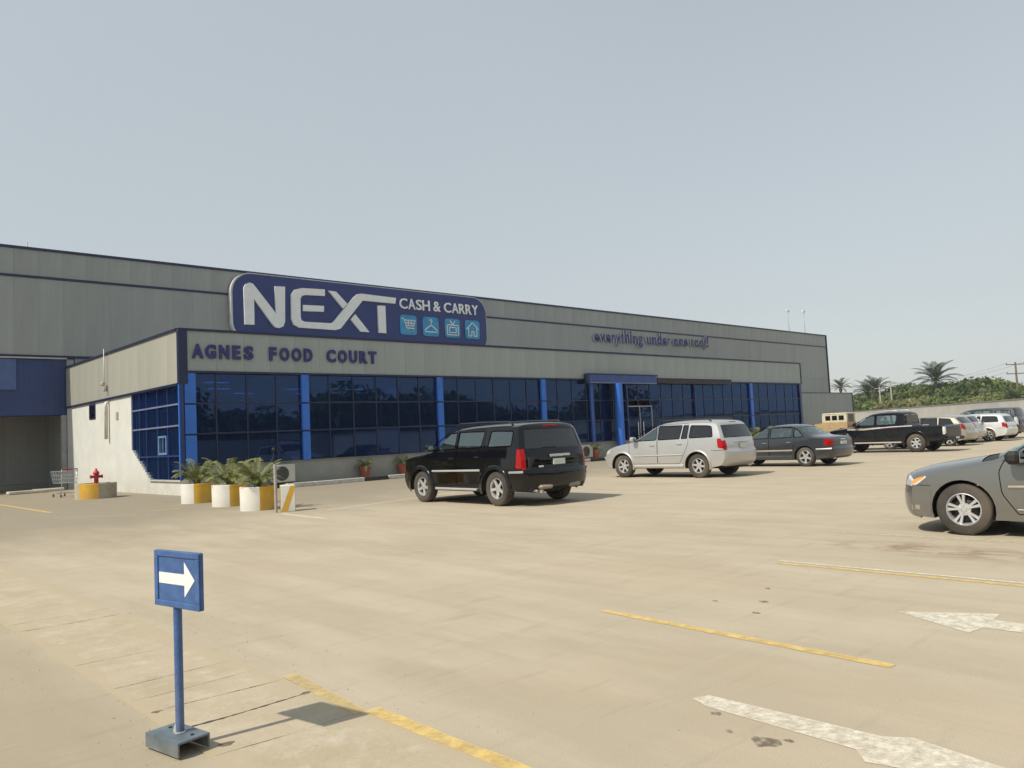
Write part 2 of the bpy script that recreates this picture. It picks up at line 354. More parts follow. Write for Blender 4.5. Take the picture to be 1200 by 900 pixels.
# loose grit scattered over the lot
mb = MB(); rg = random.Random(8)
for i in range(500):
    x, y = (rg.uniform(1.2, 3.0), rg.uniform(3, 9)) if i % 3 else (rg.uniform(.5, 9), rg.uniform(1.5, 13)); q = rg.uniform(.0015, .0040)*(1.5 if rg.random() < .04 else 1)
    vs = [(x+q*rg.uniform(.7, 1.3)*math.cos(k*PI/2+x), y+q*rg.uniform(.7, 1.3)*math.sin(k*PI/2+x), .001) for k in range(4)]+[(x, y, q*1.1+.004)]
    mb.add(vs, [(0, 1, 4), (1, 2, 4), (2, 3, 4), (3, 0, 4)])
mb.build('loose_grit', pm('grit_stone', (.38, .31, .22), .9, var=.4, scale=12), kind='stuff')
# oil spots
mb = MB()
for (x, y, r) in [(3.42, 2.02, .055), (3.60, 2.42, .022), (3.43, 2.24, .018), (3.50, 1.96, .02), (6.1, 3.55, .03), (5.7, 3.4, .025), (5.9, 3.9, .02), (6.6, 3.8, .02)]:
    k = 11; b0 = len(mb.v)
    vs = [(x+r*random.uniform(.5, 1.4)*math.cos(i*2*PI/k), y+r*random.uniform(.7, 1.9)*math.sin(i*2*PI/k), .005) for i in range(k)]
    mb.add(vs, [tuple(range(k))])
mb.build('oil_spots', worn_paint('oil_stain', (.13, .11, .08), .50, .14, 22), kind='stuff')

# ------------------------------------------------------------------ VEHICLES
def inpoly(px, py, poly):
    c = False; n = len(poly); j = n-1
    for i in range(n):
        xi, yi = poly[i]; xj, yj = poly[j]
        if (yi > py) != (yj > py) and px < (xj-xi)*(py-yi)/(yj-yi)+xi: c = not c
        j = i
    return c
def dens(poly, d=.07, closed=True):
    out = []; n = len(poly)
    for i in range(n if closed else n-1):
        a, b = poly[i], poly[(i+1) % n]; k = max(1, int(math.hypot(a[0]-b[0], a[1]-b[1])/d+.5))
        out += [(a[0]+(b[0]-a[0])*j/k, a[1]+(b[1]-a[1])*j/k) for j in range(k)]
    if not closed: out.append(tuple(poly[-1]))
    return out
def rnd(poly, r=.04):       # round the corners of a polygon
    out = []; n = len(poly)
    for i in range(n):
        p, a, b = Vector(poly[i]), Vector(poly[i-1]), Vector(poly[(i+1) % n])
        da, db = (a-p), (b-p); q = min(r, da.length*.4, db.length*.4); A = p+da.normalized()*q; B = p+db.normalized()*q
        for t in (0, .33, .67, 1): out.append(tuple(A*(1-t)**2+p*2*t*(1-t)+B*t*t))
    return out
def chaikin(P, it=3):
    P = [np.array(p, float) for p in P]
    for _ in range(it):
        Q = [P[0]]
        for a, b in zip(P[:-1], P[1:]): Q += [a*.75+b*.25, a*.25+b*.75]
        Q.append(P[-1]); P = Q
    return P
TC = [0, .2, .4, .6, .74, .82, .87, .91, .95, .98, 1.0]
TCF = [-t for t in TC[:0:-1]]+TC
def submesh(name, V, F, NRM, sel, mat, off=0.0):
    ids = sorted({i for k in sel for i in F[k]}); mp = {a: b for b, a in enumerate(ids)}
    v = V[ids]-NRM[ids]*off
    me = bpy.data.meshes.new(name); me.from_pydata(v.tolist(), [], [tuple(mp[i] for i in F[k]) for k in sel]); me.materials.append(mat)
    me.shade_smooth(); me.normals_split_custom_set_from_vertices(NRM[ids].tolist()); me.update(); return me
def vnormals(V, F):
    Nn = np.zeros_like(V)
    for f in F:
        p = V[list(f)]; c = np.zeros(3)
        for i in range(1, len(f)-1): c += np.cross(p[i]-p[0], p[i+1]-p[0])
        for i in f: Nn[i] += c
    l = np.linalg.norm(Nn, axis=1); l[l == 0] = 1
    return Nn/l[:, None]

def wheel_meshes(Rt, wt, rr, style):
    """tyre, rim and dark brake core; outer side is +y"""
    t = MB(); h = wt/2
    t.lathe([(rr-.005, h*.75), (rr+.012, h*.96), (rr+(Rt-rr)*.5, h*1.04), (Rt-.028, h*.92), (Rt-.006, h*.72), (Rt, h*.3), (Rt, -h*.3), (Rt-.006, -h*.72), (Rt-.028, -h*.92), (rr, -h*.9)][::-1], 40, 'y')
    tyre = t.mesh('tyre', MT['rubber'], True)
    r = MB()
    r.lathe([(rr+.004, -(h*.80)), (rr-.012, -(h*.86)), (rr-.022, -(h*.70)), (rr-.03, -(h*.1)), (rr-.035, h*.7)], 40, 'y')
    n, wd0, wd1, dbl = style
    for k in range(n):
        a = 2*PI*k/n+PI/2
        for s in ((-1, 1) if dbl else (0,)):
            ao = a+s*(dbl or 0)
            c, sn = math.cos(ao), math.sin(ao); ci, si = math.cos(a+s*(dbl or 0)*.35), math.sin(a+s*(dbl or 0)*.35)
            i0, o0 = .035, rr-.018
            pi_, po = Vector((ci*i0, 0, si*i0)), Vector((c*o0, 0, sn*o0)); d = (po-pi_).normalized(); q = Vector((-d.z, 0, d.x))
            y0, y1 = h*.58, h*.72
            vs = []
            for (p, w_, yy) in ((pi_, wd0, y0+.008), (pi_*.5+po*.5, (wd0+wd1)*.42, y0+.004), (po, wd1, y1)):
                for (sg, dy) in ((-1, -.022), (-.8, 0), (.8, 0), (1, -.022)):
                    vs.append(p+q*w_*sg+Vector((0, yy+dy, 0)))
            fs = []
            for i in range(2):
                for j in range(3): fs.append((i*4+j, i*4+j+1, i*4+j+5, i*4+j+4))
            r.add(vs, fs)
    r.lathe([(.001, -(h*.66)), (.030, -(h*.66)), (.036, -(h*.60)), (.075, -(h*.58)), (.080, -(h*.4))], 20, 'y')
    for k in range(5):
        a = 2*PI*k/5+.3; r.lathe([(.001, -(h*.615)), (.010, -(h*.61)), (.010, -h*.5)], 6, 'y', (math.cos(a)*.055, 0, math.sin(a)*.055))
    rim = r.mesh('rim', MT['alloy'], 35)
    b = MB(); b.lathe([(rr*.98, -h*.7), (rr*.98, -h*.05), (.001, -h*.05)], 30, 'y'); b.lathe([(rr*.74, -h*.0), (rr*.74, -h*.15), (.06, -h*.18)], 30, 'y')
    b.lathe([(rr*.98, h*.85), (.001, h*.85)], 30, 'y')
    core = b.mesh('wheel', MT['brake'], True)
    return core, tyre, rim

def make_car(name, sp, mat, loc, rz, label, cat, group=None, detail=True):
    L, W = sp['L'], sp['W']; hw = W/2
    belt = sp['belt']; th = math.tan(R(sp.get('tumble', 15))); zm = sp.get('zm', .6)
    af, lf, ar, lr = sp.get('plan', (.07, .9, .05, .7))
    def zb(x): return belt[0]+(belt[1]-belt[0])*x/L
    def Y(x, z):
        uf = max(0, (x-(L-lf))/lf); ur = max(0, (lr-x)/lr)
        p = (1-af*uf**2.2)*(1-ar*ur**2.2); b = zb(x)
        def low(z):
            v = 1.0
            if z > zm: v -= .03*((z-zm)/(b-zm))**2.0
            else: v -= .06*((zm-z)/zm)**2
            return v
        if z <= b: return hw*p*low(z)
        d = z-b; e = d*d/(d+.05)      # soft shoulder
        return hw*p*low(b)-e*th
    P = chaikin([(x, z, dx, dz) for x, z, dx, dz in sp['sil']], 3)
    # drop near-duplicates
    Q = [P[0]]
    for p in P[1:]:
        if math.hypot(p[0]-Q[-1][0], p[1]-Q[-1][1]) > .012: Q.append(p)
    P = Q; n = len(P); E_ = sp.get('edge', .03); cx0 = -L/2
    V = []; edge = []
    for i in range(n):
        a = P[max(i-1, 0)]; b = P[min(i+1, n-1)]; T = np.array([b[0]-a[0], b[1]-a[1]]); T /= np.linalg.norm(T); ni = np.array([-T[1], T[0]])
        x, z, dx, dz = P[i]; ex, ez = x+dx+ni[0]*E_, z+dz+ni[1]*E_; edge.append((ex, ez)); ye = Y(ex, ez)
        for t in TCF:
            q = abs(t); k2 = q**2.2; k8 = q**9
            V.append((x+dx*k2+ni[0]*E_*k8, t*ye, z+dz*k2+ni[1]*E_*k8))
    nc = len(TCF); F = []; FI = []
    for i in range(n-1):
        for j in range(nc-1): F.append((i*nc+j, i*nc+j+1, (i+1)*nc+j+1, (i+1)*nc+j)); FI.append((i, j))
    V = np.array(V); NR = vnormals(V, F)
    if NR[(n//2)*nc+nc//2][2] < 0: F = [f[::-1] for f in F]; NR = -NR
    def near(pt):
        return min(range(n), key=lambda i: (P[i][0]-pt[0])**2+(P[i][1]-pt[1])**2)
    root = empty(name, (0, 0, 0)); tag(root, label, cat, group)
    groups = {}
    regs = [(nm, min(near(a), near(b)), max(near(a), near(b)), t0, t1, m, off) for nm, a, b, t0, t1, m, off in sp['strip']]
    for k, (i, j) in enumerate(FI):
        tm = abs((TCF[j]+TCF[j+1])/2); side = 0 if t_sym else 0
        for r in regs:
            if r[1] <= i < r[2] and r[3] <= tm <= r[4]:
                key = (r[0], r[5], r[6], (1 if TCF[j]+TCF[j+1] > 0 else -1) if r[3] > 0 else 0); break
        else: key = ('body', None, 0, 0)
        groups.setdefault(key, []).append(k)
    V2 = V.copy(); V2[:, 0] += cx0
    body = None
    parts = {}
    for key, sel in groups.items():
        nm, m, off, sd = key
        if nm == 'hole': continue
        mm = mat if m is None else MT[m] if isinstance(m, str) else m
        o = link(nm, submesh(nm, V2, F, NR, sel, mm, off), root)
        if nm == 'body': body = o
        parts.setdefault(nm, []).append(o)
    # ---- sides
    wb = sp['wheels']      # (x rear, x front, tyre radius, arch radius)
    xr, xf, rt, ra = wb; sill = sp.get('sill', .26)
    outline = list(edge)
    z0 = outline[-1][1]
    def arch(xc):   # from rear side to front side over the top
        a0 = math.asin(max(-1, min(1, (sill-rt)/ra)))
        return [(xc+ra*math.cos(PI-a0-(PI-2*a0)*k/16), rt+ra*math.sin(PI-a0-(PI-2*a0)*k/16)) for k in range(17)]
    bottom = [(outline[-1][0]+.04, z0-.01)]+arch(xr)+arch(xf)+[(outline[0][0]-.04, outline[0][1]-.01)]
    outline = dens(outline+bottom, .09)
    polys = [(nm, dens(rnd(pl, rr_), .09), m, off, pa) for nm, pl, m, off, pa, rr_ in sp['side']]
    vs = [Vector(p) for p in outline]; es = [(i, (i+1) % len(outline)) for i in range(len(outline))]
    for nm, pl, m, off, pa in polys:
        b = len(vs); vs += [Vector(p) for p in pl]; es += [(b+i, b+(i+1) % len(pl)) for i in range(len(pl))]
    xs = [p[0] for p in outline]; zs = [p[1] for p in outline]
    gx = min(xs)
    while gx < max(xs):
        gz = min(zs)
        while gz < max(zs):
            q = (gx+random.uniform(-.01, .01), gz+random.uniform(-.01, .01))
            if inpoly(*q, outline): vs.append(Vector(q))
            gz += .085
        gx += .11
    rv, re, rf, *_ = delaunay_2d_cdt(vs, es, [], 0, 1e-4)
    fsel = [tuple(f) for f in rf if inpoly(sum(rv[i].x for i in f)/3, sum(rv[i].y for i in f)/3, outline)]
    SV = np.array([(v.x+cx0, Y(v.x, v.y), v.y) for v in rv])
    f2 = []
    for f in fsel:
        a, b, c = SV[list(f)]; 
        f2.append(f if np.cross(b-a, c-a)[1] > 0 else f[::-1])
    SN = vnormals(SV, f2)
    sg = {}
    for k, f in enumerate(f2):
        cxm = sum(rv[i].x for i in f)/3; czm = sum(rv[i].y for i in f)/3
        for pi_, (nm, pl, m, off, pa) in enumerate(polys):
            if inpoly(cxm, czm, pl): sg.setdefault(pi_, []).append(k); break
        else: sg.setdefault(-1, []).append(k)
    doors = []
    def ribbon(line, wd, hs, nm, m, parent=None, both=True, yo=.002):
        line = [Vector(p) for p in line]; cl = (line[0]-line[-1]).length < 1e-5; obs = []
        prof = [(-.5, hs[0]), (-.35, hs[1]), (.35, hs[1]), (.5, hs[2])]; vv = []; ff = []
        for i, p in enumerate(line):
            a = line[i-1] if i else (line[-2] if cl else p); b = line[i+1] if i < len(line)-1 else (line[1] if cl else p)
            T = (b-a); T = T.normalized() if T.length else Vector((1, 0)); q = Vector((-T.y, T.x))
            for s_, h in prof:
                c = p+q*s_*wd; vv.append((c.x+cx0, Y(c.x, c.y)+yo+h, c.y))
        for i in range(len(line)-1):
            for j in range(3): ff.append((i*4+j, i*4+j+1, i*4+j+5, i*4+j+4))
        for sgn in (1, -1):
            b = MB(); b.add([(x, y*sgn, z) for x, y, z in vv], ff if sgn == 1 else [q[::-1] for q in ff]); obs.append(b.build(nm, m, parent or root, smooth=True))
        return obs
    def mirror(me, nm):
        m2 = me.copy(); 
        co = np.empty(len(me.vertices)*3); me.vertices.foreach_get('co', co); co = co.reshape(-1, 3); nn = SNcur.copy(); co[:, 1] *= -1; nn[:, 1] *= -1
        fs = [tuple(p.vertices)[::-1] for p in me.polygons]
        m2 = bpy.data.meshes.new(nm); m2.from_pydata(co.tolist(), [], fs); m2.materials.append(me.materials[0]); m2.shade_smooth(); m2.normals_split_custom_set_from_vertices(nn.tolist()); m2.update(); return m2
    for q, (nm, pl, m, off, pa) in enumerate(polys):     # a window belongs to the door it sits in
        if nm == 'side_window':
            c = (sum(p[0] for p in pl)/len(pl), sum(p[1] for p in pl)/len(pl))
            for d, pd in enumerate(polys):
                if pd[0] == 'door' and inpoly(*c, pd[1]): polys[q] = (nm, pl, m, off, 'door%d' % d)
    order = sorted(sg.items(), key=lambda kv: 0 if kv[0] < 0 or not polys[kv[0]][4] else 1)
    dobj = {}
    for pi_, sel in order:
        nm, pl, m, off, pa = polys[pi_] if pi_ >= 0 else ('side_panel', None, None, 0, None)
        mm = mat if m is None else MT[m]
        ids = sorted({i for k in sel for i in f2[k]}); SNcur = SN[ids]
        me = submesh(nm, SV, f2, SN, sel, mm, off); me2 = mirror(me, nm)
        for sgn, mh in ((1, me), (-1, me2)):
            par = root
            if pa: par = dobj.get((pa, sgn), root)
            o = link(nm, mh, par)
            if nm == 'door': dobj[('door%d' % pi_, sgn)] = o
    for nm, pl, m, off, pa in polys:
        if nm == 'door': ribbon(pl+[pl[0]], .011, (-.002, .001, -.002), 'door_seam', MT['seam'])
        if nm == 'side_window': ribbon(pl+[pl[0]], .026, (-.006, .002, -.006), 'window_trim', MT['seam'])
    for nm, line, wd, hs, m in sp.get('ribbons', []):
        ribbon(dens(line, .08, False), wd, hs, nm, mat if m is None else MT[m])
    # wheel arch lips
    for xc in (xr, xf):
        fl = sp.get('flare')
        if fl: ribbon([(xc+(ra+fl/2-.01)*math.cos(a), rt+(ra+fl/2-.01)*math.sin(a)) for a in [PI*1.08-PI*1.16*k/24 for k in range(25)]], fl, (.03, .035, -.004), 'wheel_arch_flare', MT['trim'] if sp.get('flare_trim') else mat)
        for sgn in (1, -1):
            b = MB(); pts = arch(xc); vv = []
            for x, z in pts:
                y = Y(x, z); vv += [(x+cx0, sgn*y, z), (x+cx0, sgn*(y-.13), z)]
            b.add(vv, [(2*i, 2*i+2, 2*i+3, 2*i+1) if sgn > 0 else (2*i+1, 2*i+3, 2*i+2, 2*i) for i in range(16)]); b.build('wheel_well', MT['trim'], root, smooth=True)
    # underbody: dark shell with wheel wells, cabin floor and bulkheads
    b = MB(); yi = hw*.80; tz = sp['floor']
    arr = [(.25, sill+.02)]+arch(xr)+arch(xf)+[(L-.3, sill+.02), (L-.35, tz*.85), (L*.7, tz), (L*.3, tz), (.22, tz)]
    arr = [(x+cx0, z) for x, z in arr]
    b.prism(arr, -yi, yi); b.box(.5+cx0, L-.5+cx0, -hw*.42, hw*.42, sill-.04, rt*1.6)
    b.build('underbody', MT['inner'], root)
    # seats
    for (sx, n_) in sp.get('seats', []):
        for yy in ((-.38, .38) if n_ == 2 else (-.42, 0, .42)):
            b = MB(); zt = tz
            b.cbox(sx+cx0-.10, sx+cx0+.02, yy-.22, yy+.22, zt-.15, zt+sp.get('seat_h', .38), .05); b.cbox(sx+cx0-.09, sx+cx0-.0, yy-.12, yy+.12, zt+sp.get('seat_h', .38)+.02, zt+sp.get('seat_h', .38)+.17, .04)
            b.build('seat', MT['seat'], root, smooth=40)
    if sp.get('dash'):
        b = MB(); b.cbox(sp['dash']+cx0-.15, sp['dash']+cx0+.35, -hw*.74, hw*.74, tz-.2, tz+.10, .05); b.tube([(sp['dash']+cx0-.33+.04*math.cos(a), .38+.18*math.cos(a), tz+.10+.17*math.sin(a)) for a in [2*PI*k/14 for k in range(15)]], .014, 6)
        b.build('dashboard', MT['inner'], root, smooth=40)
    # wheels
    core, tyre, rim = sp['wm']
    for xc in (xr, xf):
        for sgn in (1, -1):
            wy = sgn*(Y(xc, .5)-sp.get('wy', .135))
            o = link('wheel', core, root, (xc+cx0, wy, rt), (0, random.uniform(0, 6), 0 if sgn > 0 else PI))
            link('tyre', tyre, o); link('rim', rim, o)
    # mirrors
    mx, mz = sp['mirror']
    for sgn in (1, -1):
        y0 = Y(mx, mz); b = MB(); b.cbox(mx+cx0-.07, mx+cx0+.09, min(sgn*(y0+.05), sgn*(y0+.23)), max(sgn*(y0+.05), sgn*(y0+.23)), mz, mz+.155, .045); b.box(mx+cx0-.02, mx+cx0+.05, min(sgn*(y0-.05), sgn*(y0+.08)), max(sgn*(y0-.05), sgn*(y0+.08)), mz+.01, mz+.04)
        o = b.build('side_mirror', mat if not sp.get('mirror_mat') else MT[sp['mirror_mat']], root, smooth=40)
        b = MB(); b.box(mx+cx0-.076, mx+cx0-.071, min(sgn*(y0+.07), sgn*(y0+.21)), max(sgn*(y0+.07), sgn*(y0+.21)), mz+.02, mz+.135); b.build('mirror_glass', MT['chrome'], o)
    for hx, hz in sp.get('handles', []):
        for sgn in (1, -1):
            y0 = Y(hx, hz); b = MB(); b.cbox(hx+cx0-.09, hx+cx0+.09, min(sgn*(y0+.012), sgn*(y0+.036)), max(sgn*(y0+.012), sgn*(y0+.036)), hz-.014, hz+.014, .008)
            for q in (-.08, .065): b.box(hx+cx0+q, hx+cx0+q+.015, min(sgn*(y0-.01), sgn*(y0+.02)), max(sgn*(y0-.01), sgn*(y0+.02)), hz-.01, hz+.01)
            b.build('door_handle', MT['chrome'] if sp.get('chrome_handles') else mat, root, smooth=40)
    for fn in sp.get('extra', []): fn(root, cx0, Y, mat)
    root.location = (loc[0], loc[1], loc[2] if len(loc) > 2 else 0); root.rotation_euler = (0, 0, rz)
    return root
t_sym = True
def pl_key(pl): return (round(pl[0][0], 3), round(pl[0][1], 3))

def bx(nm, x0, x1, y0, y1, z0, z1, m, c=.01, sm=40):
    def f(root, cx0, Y, mat):
        b = MB(); b.cbox(x0+cx0, x1+cx0, y0, y1, z0, z1, c); b.build(nm, mat if m is None else MT[m], root, smooth=sm)
    return f
def rails(x0, x1, z0, z1, y, m='trim', r=.018):
    def f(root, cx0, Y, mat):
        for s in (1, -1):
            b = MB(); b.tube([(x0+cx0, s*y, z0-.06), (x0+cx0+.12, s*y, z0), ((x0+x1)/2+cx0, s*y, (z0+z1)/2+.012), (x1+cx0-.12, s*y, z1), (x1+cx0, s*y, z1-.06)], r, 8); b.build('roof_rail', MT[m], root, smooth=True)
            b = MB()
    return f
def exhaust(x, y, z):
    def f(root, cx0, Y, mat):
        b = MB(); b.tube([(x+cx0+.3, y, z+.03), (x+cx0, y, z)], .03, 10); b.build('exhaust_pipe', MT['alloy'], root, smooth=True)
    return f
def sidestep(x0, x1, z, hw, m='alloy', w=.12, h=.05):
    def f(root, cx0, Y, mat):
        for s in (1, -1):
            b = MB(); a, c = s*(hw-.08), s*(hw-.08+w); b.cbox(x0+cx0, x1+cx0, min(a, c), max(a, c), z, z+h, .018); b.build('running_board', MT[m], root, smooth=40)
    return f

# --- large SUV, boxy (seen from its left rear)
WM_suv = wheel_meshes(.372, .245, .225, (5, .045, .034, 0))
SUV = dict(L=4.85, W=1.97, belt=(1.20, 1.16), tumble=17, plan=(.10, .9, .13, .85), zm=.62, edge=.035,
  sil=[(4.60, .27, -.10, 0), (4.78, .36, -.16, 0), (4.86, .50, -.16, 0), (4.86, .66, -.16, 0), (4.80, .74, -.15, 0), (4.80, .98, -.14, 0), (4.72, 1.07, -.10, -.02), (4.3, 1.13, -.03, -.05), (3.72, 1.19, -.08, -.04), (3.50, 1.25, -.12, -.04), (2.95, 1.64, -.10, -.06), (2.75, 1.72, -.05, -.06), (2.2, 1.765, 0, -.06), (1.2, 1.775, 0, -.06), (.50, 1.745, 0, -.05), (.40, 1.70, .08, -.05), (.34, 1.60, .09, 0), (.22, 1.14, .09, 0), (.18, 1.00, .09, 0), (.17, .76, .10, 0), (.10, .72, .13, 0), (.10, .50, .15, 0), (.15, .38, .15, 0), (.24, .32, .12, 0)],
  strip=[('windscreen', (3.50, 1.27), (2.92, 1.655), 0, .90, 'glass', .006), ('rear_window', (.335, 1.60), (.23, 1.18), 0, .87, 'glass_dark', .008),
         ('grille', (4.80, .97), (4.80, .75), 0, .6, 'chrome', .01), ('headlight', (4.80, .99), (4.80, .77), .7, 1, 'clear', .005),
         ('tail_lamp', (.23, 1.18), (.17, .78), .91, 1, 'red', -.004), ('rear_bumper', (.14, .74), (.24, .32), 0, 1, None, -.004), ('front_bumper', (4.83, .70), (4.60, .27), 0, 1, None, -.004),
         ('bonnet', (4.66, 1.085), (3.62, 1.215), 0, .91, None, .0), ('tailgate', (.38, 1.68), (.17, .77), 0, .90, None, .0)],
  wheels=(1.12, 3.895, .372, .435), sill=.30, floor=1.02,
  side=[('side_window', [(3.58, 1.225), (2.55, 1.235), (2.55, 1.60), (2.78, 1.595), (3.02, 1.52)], 'glass', .006, None, .05),
        ('side_window', [(2.46, 1.24), (1.60, 1.25), (1.54, 1.60), (2.46, 1.61)], 'glass', .006, None, .05),
        ('side_window', [(1.37, 1.255), (.60, 1.265), (.60, 1.575), (1.33, 1.60)], 'glass', .006, None, .05),
        ('tail_lamp', [(.46, .80), (.0, .78), (.0, 1.19), (.43, 1.19)], 'red', -.004, None, .03),
        ('headlight', [(4.62, .84), (5, .84), (5, .98), (4.66, .98)], 'clear', .002, None, .03),
        ('door', [(3.60, .42), (2.50, .42), (2.50, 1.65), (2.80, 1.65), (3.62, 1.21)], None, 0, None, .06),
        ('door', [(2.49, .42), (1.72, .42), (1.56, .70), (1.50, 1.0), (1.50, 1.65), (2.49, 1.65)], None, 0, None, .06)],
  ribbons=[('side_moulding', [(3.42, .74), (1.62, .76)], .045, (0, .012, 0), 'alloy'), ('bumper_corner_trim', [(.66, .715), (.26, .725)], .05, (0, .010, 0), 'chrome'), ('bumper_seam', [(.64, .72), (.62, .44)], .012, (0, .001, 0), 'trim')],
  flare=.085, mirror=(3.36, 1.20), handles=[(2.66, 1.03), (1.72, 1.05)], seats=[(2.6, 2), (1.75, 3), (.95, 2)], dash=3.3, wm=WM_suv,
  extra=[rails(.75, 2.7, 1.775, 1.80, .72, 'trim', .02), sidestep(1.75, 3.3, .32, .98, 'alloy'), bx('number_plate', .135, .165, -.17, .17, .84, .96, 'plate', .004), bx('tailgate_garnish', .145, .19, -.34, .26, 1.0, 1.06, 'chrome', .015),
         bx('badge', .155, .185, .44, .58, .79, .84, 'chrome', .012), bx('brake_light', .365, .42, -.20, .20, 1.64, 1.68, 'red', .01), bx('rear_skid_plate', .10, .25, .22, .60, .35, .44, 'dirty_trim', .04), bx('rear_skid_plate', .12, .27, -.62, -.26, .35, .44, 'dirty_trim', .04),
         bx('rear_wiper', .225, .245, -.05, .36, 1.205, 1.225, 'trim', .006), exhaust(.20, .62, .32), bx('tow_hook', .12, .3, .50, .56, .26, .34, 'dirty_trim', .01)])
CARGRP = 'vehicles parked nose-in facing the blue glass front'
make_car('parked_suv', SUV, P_black, (12.33, 13.99), R(87.8), 'large black SUV with roof rails and red upright tail lamps, parked nearest the planters', 'SUV', CARGRP)

# --- silver mid SUV
WM_h = wheel_meshes(.355, .225, .215, (6, .042, .032, 0))
MID = dict(L=4.69, W=1.83, belt=(1.13, 1.06), tumble=17, plan=(.12, .9, .06, .5), zm=.6, edge=.04,
  sil=[(4.45, .26, -.14, 0), (4.62, .34, -.20, 0), (4.70, .48, -.20, 0), (4.69, .66, -.20, 0), (4.62, .78, -.18, 0), (4.48, .92, -.12, -.02), (4.15, 1.02, -.04, -.05), (3.60, 1.10, -.08, -.04), (3.40, 1.15, -.12, -.04), (2.72, 1.55, -.12, -.06), (2.45, 1.645, -.05, -.06), (1.9, 1.69, 0, -.06), (1.0, 1.685, 0, -.06), (.50, 1.65, 0, -.05), (.36, 1.61, .05, -.04), (.28, 1.50, .06, 0), (.12, 1.08, .06, 0), (.07, .95, .06, 0), (.07, .80, .06, 0), (.0, .76, .09, 0), (.0, .55, .10, 0), (.05, .42, .10, 0), (.16, .33, .08, 0)],
  strip=[('windscreen', (3.38, 1.165), (2.68, 1.57), 0, .90, 'glass', .006), ('rear_window', (.27, 1.50), (.14, 1.12), 0, .86, 'glass_dark', .008),
         ('grille', (4.66, .74), (4.60, .82), 0, .5, 'trim', .01), ('headlight', (4.66, .72), (4.50, .90), .6, 1, 'clear', .003),
         ('tail_lamp', (.12, 1.08), (.07, .80), .87, 1, 'red', -.004), ('rear_bumper', (.05, .78), (.16, .33), 0, 1, None, -.004), ('front_bumper', (4.68, .67), (4.45, .26), 0, 1, None, -.004),
         ('bonnet', (4.44, .94), (3.50, 1.12), 0, .91, None, 0), ('tailgate', (.34, 1.59), (.065, .805), 0, .86, None, 0)],
  wheels=(1.03, 3.745, .355, .42), sill=.29, floor=.95,
  side=[('side_window', [(3.45, 1.115), (2.45, 1.135), (2.45, 1.53), (2.62, 1.53), (2.85, 1.45)], 'glass', .006, None, .05),
        ('side_window', [(2.38, 1.135), (1.62, 1.15), (1.55, 1.54), (2.38, 1.545)], 'glass_dark', .006, None, .04),
        ('side_window', [(1.56, 1.155), (1.36, 1.155), (1.34, 1.53), (1.50, 1.535)], 'glass_dark', .006, None, .02),
        ('side_window', [(1.29, 1.16), (.50, 1.175), (.56, 1.47), (.68, 1.50), (1.26, 1.525)], 'glass_dark', .006, None, .05),
        ('tail_lamp', [(.34, .86), (.0, .80), (.0, 1.12), (.36, 1.12)], 'red', -.004, None, .03),
        ('headlight', [(4.25, .76), (5, .72), (5, .92), (4.22, .95)], 'clear', .002, None, .03),
        ('door', [(3.46, .42), (2.42, .42), (2.42, 1.585), (2.60, 1.585), (3.48, 1.10)], None, 0, None, .06),
        ('door', [(2.41, .42), (1.64, .42), (1.50, .65), (1.32, 1.0), (1.32, 1.585), (2.41, 1.585)], None, 0, None, .06)],
  ribbons=[('side_moulding', [(3.30, .66), (1.52, .68)], .04, (0, .012, 0), None), ('rocker_cladding', [(3.30, .345), (1.50, .345)], .11, (0, .02, .0), None), ('bumper_seam', [(.56, .78), (.05, .79)], .012, (0, .001, 0), 'trim')],
  flare=.05, mirror=(3.22, 1.10), handles=[(2.60, .98), (1.62, 1.0)], seats=[(2.5, 2), (1.6, 3)], dash=3.2, wm=WM_h,
  extra=[rails(.65, 2.5, 1.69, 1.71, .64, 'trim', .018), bx('number_plate', .04, .064, -.17, .17, .84, .96, 'plate', .004), bx('tailgate_garnish', .045, .085, -.40, .40, .99, 1.03, None, .012), bx('brake_light', .34, .38, -.18, .18, 1.57, 1.60, 'red', .01),
         bx('rear_wiper', .145, .165, -.05, .32, 1.15, 1.17, 'trim', .006), exhaust(.12, -.5, .30)])
make_car('parked_suv', MID, P_silver, (20.55, 14.64), R(91.3), 'silver family SUV with tinted rear windows, between the black SUV and the dark saloon', 'SUV', CARGRP)

